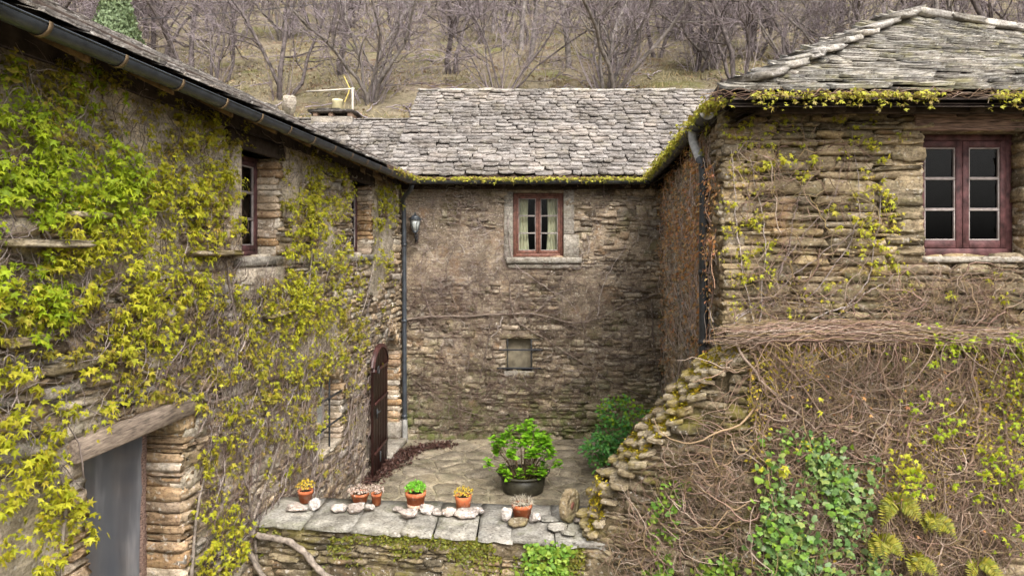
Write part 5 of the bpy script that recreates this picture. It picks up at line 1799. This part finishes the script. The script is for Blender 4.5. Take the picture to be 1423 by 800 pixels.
def cap_pt(px, py):
    D = (CZ - CAPZ) * F / (py - HY)
    return ((px - CX) / F * D, D, CAPZ)


def pot(px, py, wpx, hpx, mat, label, plantf, taper=.72, rim=True, foot=None):
    x, y, z = cap_pt(px, py)
    s = y / F
    r, h = wpx * s / 2, hpx * s
    o = local_root('flower_pot', (x, y + r * .8, z), label, 'flower pot', 'pots on the parapet', rnd(0, 6))
    rb = r * taper
    rh = h * .26
    pr = [(0, .003), (rb, .003), (r * .93, h - rh)] + ([(r, h - rh), (r * 1.01, h), (r * .9, h), (r * .87, h - rh * .7), (0, h - rh * .7)] if rim else [(r, h), (r * .92, h), (r * .9, h - rh * .5), (0, h - rh * .5)])
    obj('pot', lathe(pr, 22), mat, o, smooth=False)
    if foot:
        obj('saucer', lathe([(0, 0), (rb * 1.05, 0), (rb * 1.18, h * .3), (rb * 1.1, h * .3)], 20), foot, o)
    obj('soil', lathe([(r * .88, h - rh * .62), (r * .5, h - rh * .4), (0, h - rh * .35)], 16), M['soil'], o)
    plantf(o, r, h)
    return o


def tuft(proto, mat, n, hgt, rad, size, up=.8, stems=True):
    def f(o, r, h):
        a, q_ = rnd(0, 2 * math.pi, n), np.sqrt(rnd(0, 1, n))
        lean = q_ * rad
        zt = hgt * (1 - .45 * q_ ** 2) * rnd(.5, 1.1, n)
        P = np.stack([r * lean * np.cos(a), r * lean * np.sin(a), h - .01 + zt], -1)
        D = np.stack([np.cos(a) * q_, np.sin(a) * q_, np.full(n, up)], -1)
        obj('foliage', leaves(proto, P, RNG.normal(0, .6, (n, 3)) + D, D + RNG.normal(0, .5, (n, 3)), rnd(size[0], size[1], n)), mat, o, kind='stuff')
        if stems:
            m = max(8, n // 8)
            B = np.stack([P[:m] * np.array([.5, .5, 0]) + np.array([0, 0, h - .05]), P[:m] * np.array([.8, .8, 0]) + np.array([0, 0, 1]) * (h + zt[:m, None] * .5), P[:m]], 1)
            obj('stems', tubes(B, .0025, 3), M['green_stem'], o, kind='stuff')
    return f


pot(422, 700, 21, 17, M['terracotta'], 'terracotta pot with upright yellow stonecrop, between two whitish rocks', tuft(LEAF_TINY, M['succ_yellow'], 130, .12, 1.2, (.018, .035)))
pot(498, 701, 26, 14, M['terracotta'], 'low terracotta bowl of pale pinkish stonecrop behind jagged rocks', tuft(LEAF_TINY, M['succ_pink'], 260, .07, 1.35, (.015, .03)), .7)
pot(522, 703, 15, 17, M['terracotta'], 'narrow terracotta pot with pale stonecrop touching the low bowl', tuft(LEAF_TINY, M['succ_pink'], 150, .08, 1.6, (.015, .03)), .75)
pot(576, 710, 29, 24, M['terracotta'], 'terracotta pot with bright green dome plant and chalky foot', tuft(LEAF_TINY, M['succ_green'], 420, .10, .95, (.018, .035), stems=False), .72, True, M['terrapale'])
pot(643, 710, 24, 19, M['terracotta'], 'orange terracotta pot with yellow and pink stonecrop beside pale rocks', tuft(LEAF_TINY, M['succ_yellow'], 170, .09, 1.1, (.015, .03)), .8, False)
pot(725.5, 725, 29, 22, M['terracotta'], 'terracotta pot of dry grey thrift with thin green blades', tuft(BLADE, M['succ_grey'], 420, .05, 1.15, (.03, .06)), .78)


def rock(x0, x1, ya, yb, k, label, mat='whiterock', group='pale rocks around the flower pots'):
    px = (x0 + x1) / 2
    x, y, z = cap_pt(px, yb)
    s = y / F
    w_, h_ = (x1 - x0) * s * 1.15, max((yb - ya) * s * .95, .04)
    o = link('rock', ROCKS[k % 8]['mesh'], M[mat])
    o.location = (x, y + w_ * .3, z + h_ * .42)
    o.scale = (w_, w_ * .75, h_ * 1.05)
    o.rotation_euler = (rnd(-.1, .1), rnd(-.1, .1), rnd(-.3, .3) + (math.pi if k % 2 else 0))
    tag(o, label, 'rock', group)


for k, (x0, x1, ya, yb, lab) in enumerate([(396, 425, 699, 711, 'long low pale rock in front of the pot with upright yellow stonecrop'), (428, 443, 691, 709, 'upright whitish rock against the pot with upright yellow stonecrop'),
        (459, 480, 702, 713, 'low pale rock at the outer side of the stonecrop bowl'), (482, 504, 699, 714, 'jagged pale rock in front of the stonecrop bowl'), (504, 519, 700, 711, 'small pale rock below the narrow stonecrop pot'),
        (545, 560, 702, 712, 'small grey rock behind the wider rock near the green dome plant pot'), (553, 578, 709, 722, 'wide pale rock in front of the pot with bright green dome plant'), (583, 602, 700, 716, 'tall pale rock touching the pot with bright green dome plant'),
        (601, 613, 705, 717, 'small pale rock midway between the green dome plant and the orange pot'), (613, 632, 705, 718, 'squat buff rock touching the orange pot with yellow and pink stonecrop'), (632, 664, 710, 722, 'long flat pinkish rock in front of the orange pot'),
        (697, 711, 703, 725, 'upright speckled rock leaning on the pot of dry thrift'), (736, 752, 712, 728, 'white rock between the pot of dry thrift and the slate flakes')]):
    rock(x0, x1, ya, yb, k, lab)
rock(653, 672, 703, 715, 5, 'smooth whitest rock beside the orange pot with yellow and pink stonecrop', group=None)
rock(707, 734, 723, 733, 2, 'flat brownish stone lying in front of the pot of dry thrift', 'coping', None)
rock(798, 812, 718, 729, 4, 'small white rock leaning against the millstone', group=None)
for (x0, x1, ya, yb, lab) in ((752, 778, 718, 726, 'grey slate flake lying between the white rock and the millstone'), (762, 790, 731, 739, 'broad slate flake lying at the slab edge in front of the millstone'), (780, 800, 739, 746, 'smallest slate flake at the slab edge above the hanging ivy')):
    rock(x0, x1, ya, yb, x0, lab, 'cap', 'slate flakes near the millstone')

# millstone standing on edge
x, y, z = cap_pt(793, 731)
R_ = 23 * y / F
mi = local_root('millstone', (x, y + .12, z), 'small round millstone standing on edge on the parapet', 'millstone', rz=math.radians(58))
ml = lathe([(.04, -.034), (R_ * .5, -.034), (R_ * .52, -.029), (R_ * .58, -.029), (R_ * .6, -.034), (R_ * .985, -.034), (R_, -.03), (R_, .03), (R_ * .985, .034), (.04, .034), (.04, -.034)], 36)
V = ml[0].copy()
V = np.stack([V[:, 0], V[:, 2], V[:, 1] + R_], -1)
V += .004 * (np.random.default_rng(3).random(V.shape) - .5)
obj('wheel', (V, ml[1]), M['millstone'], mi)
hb = lathe([(0, .0), (.05, .0), (.05, .02), (0, .02)], 16)
obj('axle_plug', (np.stack([hb[0][:, 0] * .9, -hb[0][:, 2] - .012, hb[0][:, 1] * .9 + R_], -1), hb[1]), M['brownpaint'], mi)

# tub with hydrangea
tx, ty = (727 - CX) / F * 10.05, 10.05
tub = local_root('plant_tub', (tx, ty, .01), 'dark olive metal tub with two handles standing on the paving', 'tub')
obj('body', lathe([(0, 0), (.285, 0), (.30, .015), (.335, .25), (.30, .25), (.29, .2), (0, .2)], 36), M['tub'], tub, smooth=False)
an = np.linspace(0, 2 * math.pi, 41)
obj('rim', tubes(np.stack([.352 * np.cos(an), .352 * np.sin(an), np.full(41, .255)], -1), .017, 8), M['tub'], tub, smooth=True)
for sg in (-1, 1):
    a = np.linspace(0, math.pi, 11)
    obj('handle', tubes(np.stack([sg * (.345 + .045 * np.sin(a)), .08 * np.cos(a) - .03, .26 + .05 * np.sin(a)], -1), .009, 6), M['tub'], tub, smooth=True)
obj('soil', lathe([(.325, .205), (.2, .222), (0, .23)], 24), M['soil'], tub)
n = 500
a, q_ = rnd(0, 2 * math.pi, n), np.sqrt(rnd(0, 1, n)) * .31
obj('moss_cover', leaves(LEAF_TINY, np.stack([q_ * np.cos(a), q_ * np.sin(a), np.full(n, .225)], -1), UP + RNG.normal(0, .5, (n, 3)), RNG.normal(0, 1, (n, 3)), rnd(.02, .04, n)), M['moss_green'], tub, kind='stuff')

hy = local_root('hydrangea', (tx, ty, .22), 'bright green hydrangea bush growing in the dark tub', 'shrub')
tips = []
for k in range(40):
    a, q_ = rnd(0, 2 * math.pi), math.sqrt(rnd(0, 1))
    tips.append((q_ * .44 * math.cos(a) + .02, q_ * .40 * math.sin(a), .80 * (1 - .45 * q_ ** 2) * rnd(.72, 1.03)))
tips += [(-.52, -.1, .26), (.50, -.1, .25), (-.42, -.05, .58), (-.40, .1, .40), (.36, -.1, .5), (-.22, -.25, .12), (.25, -.25, .14), (-.05, -.28, .16), (.12, -.25, .20), (-.3, -.2, .2), (.3, -.15, .22)]
tips = np.array(tips)
m = len(tips)
B = np.stack([tips * np.array([.3, .3, 0]), tips * np.array([.55, .55, .4]), tips * np.array([.85, .85, .75]), tips], 1)
for k in range(m):
    if k < 30 or k >= 40:
        obj('stem', tubes(B[k], np.array([.007, .006, .005, .004]), 5), M['green_stem'], hy)
P, N, T, S = [], [], [], []
for tp in tips:
    for lay in range(3):
        for k in range(6):
            a = k * math.pi / 3 + lay * .5 + rnd(-.3, .3)
            dr_ = np.array([math.cos(a), math.sin(a), .55 - lay * .35])
            P.append(tp + np.array([0, 0, -.045 * lay]) + RNG.normal(0, .01, 3)); T.append(dr_); N.append(np.array([-dr_[0] * .3, -dr_[1] * .3, 1]) + RNG.normal(0, .25, 3)); S.append(rnd(.05, .10) * (1 + .15 * lay))
P, N, T, S = map(np.array, (P, N, T, S))
obj('foliage', leaves(LEAF_OVAL, P[150:], N[150:], T[150:], S[150:]), M['hydrangea'], hy, kind='stuff')
lm = mesh_data('leaf', [LEAF_OVAL])
X, Y, Z = frames(N[:150], T[:150])
for k in range(150):
    o = link('leaf', lm, M['hydrangea'], hy)
    mm = np.eye(4)
    mm[:3] = np.stack([X[k] * S[k], Y[k] * S[k], Z[k] * S[k], P[k]], -1)
    o.matrix_basis = Matrix(mm.tolist())

# dark green shrub against the stair flank
sx, sy = (852 - CX) / F * 10.6, 10.6
sh = local_root('leafy_shrub', (sx, sy, .0), 'dark green leafy shrub beside the sloping coping, growing from the paving', 'shrub')
cl = []
for (ox, oz, rx, rz, nn) in ((.12, 1.02, .40, .22, 60), (.02, .72, .36, .22, 40), (-.22, .45, .30, .26, 55), (.15, .5, .3, .3, 40), (-.1, .2, .22, .14, 12)):
    d_ = norm(RNG.normal(size=(nn, 3))) * np.cbrt(rnd(.2, 1, (nn, 1)))
    cl.append(np.array([ox, 0, oz]) + d_ * np.array([rx, rx * .9, rz]))
cl = np.concatenate(cl)
for k in range(0, len(cl), 9):
    tp = cl[k]
    obj('stem', tubes(np.array([(0 + rnd(-.05, .05), rnd(-.05, .05), 0), tp * np.array([.4, .4, .45]), tp * np.array([.8, .8, .8]), tp]), np.array([.012, .009, .006, .003]), 5), M['green_stem'], sh)
cl = cl[RNG.random(len(cl)) < .7]
idx = np.repeat(np.arange(len(cl)), 11)
n = len(idx)
dv_ = norm(RNG.normal(size=(n, 3)) + UP * .2)
P = cl[idx] + dv_ * rnd(.0, .09, (n, 1))
N, T, S = UP + RNG.normal(0, .5, (n, 3)) - np.array([0, .4, 0]), dv_ - UP * .25, rnd(.04, .075, n)
tip = P[:, 2] > .98 + RNG.normal(0, .12, n)
obj('foliage', leaves(LEAF_OVAL, P[~tip], N[~tip], T[~tip], S[~tip]), M['shrub'], sh, kind='stuff')
if tip.any():
    sel = tip & (RNG.random(n) < .55)
    obj('young_foliage', leaves(LEAF_OVAL, P[sel], N[sel], T[sel], S[sel]), M['shrub_tip'], sh, kind='stuff')
    sel = tip & ~sel
    obj('foliage', leaves(LEAF_OVAL, P[sel], N[sel], T[sel], S[sel]), M['shrub'], sh, kind='stuff')

# ================================================================ wall lantern, mast, roof stone, cable
lx, lz, ly = -1.775, CZ + .30, 12.52
la = local_root('wall_lantern', (lx, ly, lz), 'small grey lantern on a bracket beside the corner downpipe', 'lantern')


def frust(r0, r1, z0, z1, k=6):
    return lathe([(0, z0), (r0, z0), (r1, z1), (0, z1)], k)


obj('glass', frust(.055, .098, .02, .24), M['lampglass'], la)
obj('cap', [frust(.118, .04, .24, .31), frust(.125, .125, .225, .243), frust(.02, .012, .31, .36)], M['zinc'], la)
obj('base', [frust(.03, .06, -.03, .02)], M['zinc'], la)
for k in range(6):
    a = k * math.pi / 3
    obj('glazing_rib', tubes(np.array([(.056 * math.cos(a), .056 * math.sin(a), .02), (.1 * math.cos(a), .1 * math.sin(a), .24)]), .006, 4), M['zinc'], la)
obj('bracket', [tubes(smooth_path([(0, 0, -.02), (0, .02, -.10), (0, .12, -.14), (0, .215, -.10)], 14), .011, 6), cbox(-.03, .03, .2, .215, -.2, -.02, .004)], M['iron'], la)

md = 15.4
Pm = lambda px, py: ((px - CX) / F * md, md, CZ + (HY - py) / F * md)
mast = local_root('roof_mast', Pm(490, 178), 'thin pale mast with a crossarm and yellow strap above the low slate roof', 'mast')
b0 = np.array(Pm(490, 178))
L_ = lambda px, py: np.array(Pm(px, py)) - b0
obj('pole', tubes([L_(490, 190), L_(490, 150), L_(490, 122)], .026, 8, True), M['pole'], mast)
obj('crossarm', tubes([L_(426, 127.5), L_(460, 125.5), L_(493, 123.5)], .02, 6, True), M['pole'], mast)
obj('strap', tubes([L_(478, 106), L_(486, 123), L_(484, 130), L_(479, 142)], .014, 5), M['strap'], mast)

rs_ = link('roof_stone', ROCKS[3]['mesh'], M['chimney'])
rs_.location = (gx_(12.1, -2.0) + .18, 12.1, GZ + 2.3 * TS + .17)
rs_.scale = (.26, .22, .42)
rs_.rotation_euler = (0, .12, .5)
tag(rs_, 'upright pale stone standing on the ridge end of the long house', 'stone')

wy = 24.0
wp = [((px - CX) / F * wy, wy, CZ + (HY - py) / F * wy) for px, py in ((-300, 30), (0, 33), (190, 27), (330, 17), (480, 1), (620, -22), (800, -60))]
tag(obj('overhead_cable', tubes(smooth_path(wp, 60), .011, 5), M['wire']), 'thin dark cable strung across the slope in front of the bare trees', 'cable')


# ================================================================ hillside: trees, grass
def bare_tree(seed, nstem, height, spread, shoots=20, r0=.1):
    r = np.random.default_rng(seed)
    big, twig = [], []

    def grow(base, dirs, length, rad0, rad1, n, wob, upb):
        m_ = len(base)
        P = np.zeros((m_, n, 3)); P[:, 0] = base
        d = norm(dirs)
        for i in range(1, n):
            d = norm(d + r.normal(0, wob, (m_, 3)) + UP * upb)
            P[:, i] = P[:, i - 1] + d * (length / (n - 1))[:, None]
        R = rad0[:, None] * (1 - np.linspace(0, 1, n))[None] + rad1[:, None] * np.linspace(0, 1, n)[None]
        return P, R

    def spawn(P, R, per, tmin, lf, rf, ang, n, wob, upb, rmin):
        m_, n0 = P.shape[:2]
        t = r.uniform(tmin, 1, (m_, per)) * (n0 - 1.001)
        i = t.astype(int); f = (t - i)[..., None]
        k = np.arange(m_)[:, None]
        base = P[k, i] * (1 - f) + P[k, i + 1] * f
        tang = norm(P[k, i + 1] - P[k, i])
        rad = (R[k, i] * (1 - f[..., 0]) + R[k, i + 1] * f[..., 0]) * rf
        perp = norm(np.cross(tang, r.normal(size=tang.shape)))
        a = np.radians(r.uniform(ang[0], ang[1], (m_, per)))[..., None]
        d = tang * np.cos(a) + perp * np.sin(a)
        plen = np.linalg.norm(np.diff(P, axis=1), axis=-1).sum(1)
        ln = plen[:, None] * lf * r.uniform(.6, 1.2, (m_, per)) * (1.15 - .6 * t / n0)
        rad = np.maximum(rad, rmin)
        return grow(base.reshape(-1, 3), d.reshape(-1, 3), ln.ravel(), rad.ravel(), np.full(rad.size, rmin * .6), n, wob, upb)
    a = r.uniform(0, 2 * math.pi, nstem)
    tilt = r.uniform(.03, spread, nstem)
    base = np.stack([np.cos(a), np.sin(a), 0 * a], -1) * r.uniform(.02, .25, (nstem, 1)) * (nstem > 1) + np.array([0, 0, -.3])
    d = np.stack([np.cos(a) * tilt, np.sin(a) * tilt, np.ones(nstem)], -1)
    P0, R0 = grow(base, d, height * r.uniform(.7, 1.05, nstem), .75 * r0 * r.uniform(.55, 1.1, nstem), np.full(nstem, .02), 12, .17, .06)
    big.append(tubes(P0, R0, 7))
    P1, R1 = spawn(P0, R0, 14, .16, .36, .45, (30, 80), 7, .2, .09, .012)
    big.append(tubes(P1, R1, 4))
    P2, R2 = spawn(P1, R1, 8, .15, .42, .5, (25, 70), 5, .18, .05, .009)
    twig.append(tubes(P2, R2, 3))
    P3, R3 = spawn(P2, R2, 4, .2, .5, .6, (20, 65), 3, .18, .03, .007)
    twig.append(tubes(P3, R3, 3))
    if shoots:
        a = r.uniform(0, 2 * math.pi, shoots)
        b = np.stack([np.cos(a), np.sin(a), 0 * a], -1) * r.uniform(.05, .45, (shoots, 1)) + np.array([0, 0, -.2])
        dd = np.stack([np.cos(a) * .45, np.sin(a) * .45, np.ones(shoots)], -1) + r.normal(0, .15, (shoots, 3))
        Ps, Rs = grow(b, dd, r.uniform(1.0, 3.2, shoots), np.full(shoots, .016), np.full(shoots, .006), 6, .10, .02)
        twig.append(tubes(Ps, Rs, 3))
        Pt, Rt = spawn(Ps, Rs, 6, .2, .35, .6, (20, 55), 3, .12, .05, .006)
        twig.append(tubes(Pt, Rt, 3))
    return mesh_data('trunk', big), mesh_data('crown', twig)


TREES = [bare_tree(1, 3, 8.5, .38, 8, .13), bare_tree(2, 1, 9, .12, 3, .19), bare_tree(3, 7, 7, .8, 26, .10), bare_tree(4, 2, 9, .3, 5, .15), bare_tree(5, 4, 8.5, .4, 8, .10), bare_tree(6, 1, 10, .08, 2, .14), bare_tree(7, 5, 7, .5, 16, .065)]


def tree(px, D, k, sc, label, group=None, pale=False, x=None):
    X = (px - CX) / F * D if x is None else x
    z = float(hill_z(X, D))
    o = local_root('bare_tree', (X, D, z - .05), label, 'tree', group, rnd(0, 6.28), sc)
    tr = link('trunk', TREES[k][0], None, o)
    if len(tr.data.materials) == 0:
        tr.data.materials.append(M['barkpale'] if k in (1, 2) else M['bark'])
    link('crown', TREES[k][1], M['treetwig'], o)
    return o


tree(300, 26, 4, .95, 'slender bare tree forking low, standing alone in the meadow near the conifer')
tree(393, 23.5, 0, 1.0, 'bare multi-stemmed tree in the meadow behind the mast arm')
tree(512, 23.0, 2, 1.0, 'dense bushy bare tree of many pale stems above the low slate roof')
tree(478, 27, 3, .9, 'two-stemmed bare tree behind the mast')
tree(692, 23.5, 6, 1.05, 'fine-twigged bare thicket tree rising behind the straight roof ridge')
tree(842, 23.5, 2, 1.2, 'largest coppiced bare tree with fanning pale stems behind the roof ridge')
tree(1022, 24.5, 0, 1.05, 'bare coppiced tree where the roof ridge meets the hipped roof')
tree(967, 27, 4, 1.0, 'bare three-stemmed tree between the two coppiced trees behind the ridge')
tree(632, 27, 3, 1.0, 'leaning two-stemmed bare tree behind the ridge\'s verge end')
tree(735, 29, 1, 1.0, 'straight pale single-trunked bare tree behind the ridge')
tree(565, 33, 4, 1.05, 'bare tree at the upper edge of the meadow')
k_ = 0
KIND = ['three-stemmed bare tree', 'stout single-trunked bare tree', 'wide coppiced bare tree of seven stems', 'two-stemmed bare tree', 'four-stemmed bare tree', 'straight slim single-trunked bare tree', 'thin-stemmed bare thicket tree']
WHERE = ['at the lower edge of the hillside wood', 'in the middle of the hillside wood', 'deep in the wood high up the slope']
pts_used = []
tries = 0
while k_ < 215 and tries < 9000:
    tries += 1
    D = 26.5 + 48 * RNG.random() ** 1.25
    px = rnd(-140, 1560)
    X = (px - CX) / F * D
    if 290 < px < 660 and D < 37:
        continue
    if any((X - a) ** 2 + (D - b) ** 2 < (1.0 + .02 * D) ** 2 for a, b in pts_used):
        continue
    pts_used.append((X, D))
    kk = int(RNG.choice(7, p=[.2, .24, .05, .2, .1, .16, .05]))
    ww = 0 if D < 34 else 1 if D < 48 else 2
    tree(px, D, kk, rnd(.8, 1.25), KIND[kk] + ' ' + WHERE[ww], ('lower edge', 'middle', 'upper part')[ww] + ' of the hillside wood: ' + KIND[kk] + 's')
    k_ += 1

# conifer behind the long house
cX, cD = (162 - CX) / F * 18.5, 18.5
cz = float(hill_z(cX, cD))
co = local_root('conifer', (cX, cD, cz), 'green columnar conifer behind the roof of the long house', 'tree')
hgt = 4.9
n = 24000
zz = rnd(0.02, 1, n) ** .9
rad = .62 * np.clip(np.minimum(zz * 6 + .4, (1 - zz) * 2.2 + .06), 0, 1) * rnd(.55, 1.0, n)
a = rnd(0, 2 * math.pi, n)
rad *= .82 + .35 * vnoise(a * 2.2, zz * 9, 6)
P = np.stack([rad * np.cos(a), rad * np.sin(a), zz * hgt], -1)
T = np.stack([np.cos(a) * .5, np.sin(a) * .5, np.full(n, 1.0)], -1) + RNG.normal(0, .3, (n, 3))
obj('crown', leaves(LEAF_TINY, P, np.stack([np.cos(a), np.sin(a), a * 0 + .2], -1) + RNG.normal(0, .4, (n, 3)), T, rnd(.05, .12, n)), M['conifer'], co, kind='stuff')
obj('trunk', tubes([(0, 0, -.2), (0, 0, 2.5), (0, 0, hgt * .95)], np.array([.11, .07, .02]), 7), M['bark'], co)

# grass and dead stalks on the slope
n = 26000
D = 17 + 26 * rnd(0, 1, n) ** 1.3
X = (rnd(-80, 1500, n) - CX) / F * D
ok = fbm(X * .5, D * .5, 64) > .42
X, D = X[ok], D[ok]
n = len(X)
t_ = NT('dry_grass')
M['drygrass'] = t_.done(t_.ramp(t_.rand(), [(0.17, 0.15, 0.06), (0.27, 0.21, 0.11), (0.33, 0.26, 0.16), (0.14, 0.14, 0.05), (0.22, 0.15, 0.09)]), .9, .1)
gr = obj('hill_grass', leaves(BLADE, np.stack([X, D, hill_z(X, D) - .01], -1), RNG.normal(0, 1, (n, 3)) + np.array([0, -1, .2]), UP + RNG.normal(0, .45, (n, 3)), rnd(.10, .32, n)), M['drygrass'])
tag(gr, 'dry grass and dead stalks on the slope behind the roofs', 'grass', kind='stuff')

# fallen branches and leaf litter under the trees
n = 700
D = 18 + 26 * rnd(0, 1, n); X = (rnd(-60, 1480, n) - CX) / F * D
th = rnd(0, 6.28, n); ln = rnd(.3, 1.4, n)
tt = np.linspace(-.5, .5, 5)
Q = np.stack([X[:, None] + np.cos(th)[:, None] * ln[:, None] * tt, D[:, None] + np.sin(th)[:, None] * ln[:, None] * tt, np.zeros((n, 5))], -1) + RNG.normal(0, .03, (n, 5, 3))
Q[..., 2] = hill_z(Q[..., 0], Q[..., 1]) + .03 + np.abs(RNG.normal(0, .04, (n, 5)))
fb = obj('fallen_branches', tubes(Q, rnd(.008, .022, n)[:, None] * np.ones((1, 5)), 4), M['treetwig'])
tag(fb, 'fallen branches and sticks scattered under the bare trees', 'branches', kind='stuff')
n = 22000
D = 17 + 28 * rnd(0, 1, n) ** 1.2; X = (rnd(-60, 1480, n) - CX) / F * D
ok = fbm(X * .35 + 5, D * .35, 68) > .46
X, D = X[ok], D[ok]; n = len(X)
t_ = NT('fallen_leaf')
M['fallen'] = t_.done(t_.ramp(t_.rand(), [(0.22, 0.13, 0.07), (0.32, 0.23, 0.15), (0.14, 0.08, 0.05), (0.40, 0.33, 0.26)]), .9, .1)
lt = obj('fallen_leaves', leaves(LEAF_OVAL, np.stack([X, D, hill_z(X, D) + .015], -1), UP + RNG.normal(0, .5, (n, 3)), RNG.normal(0, 1, (n, 3)), rnd(.06, .15, n)), M['fallen'])
tag(lt, 'brown fallen leaves lying on the slope under the trees', 'leaves', kind='stuff')
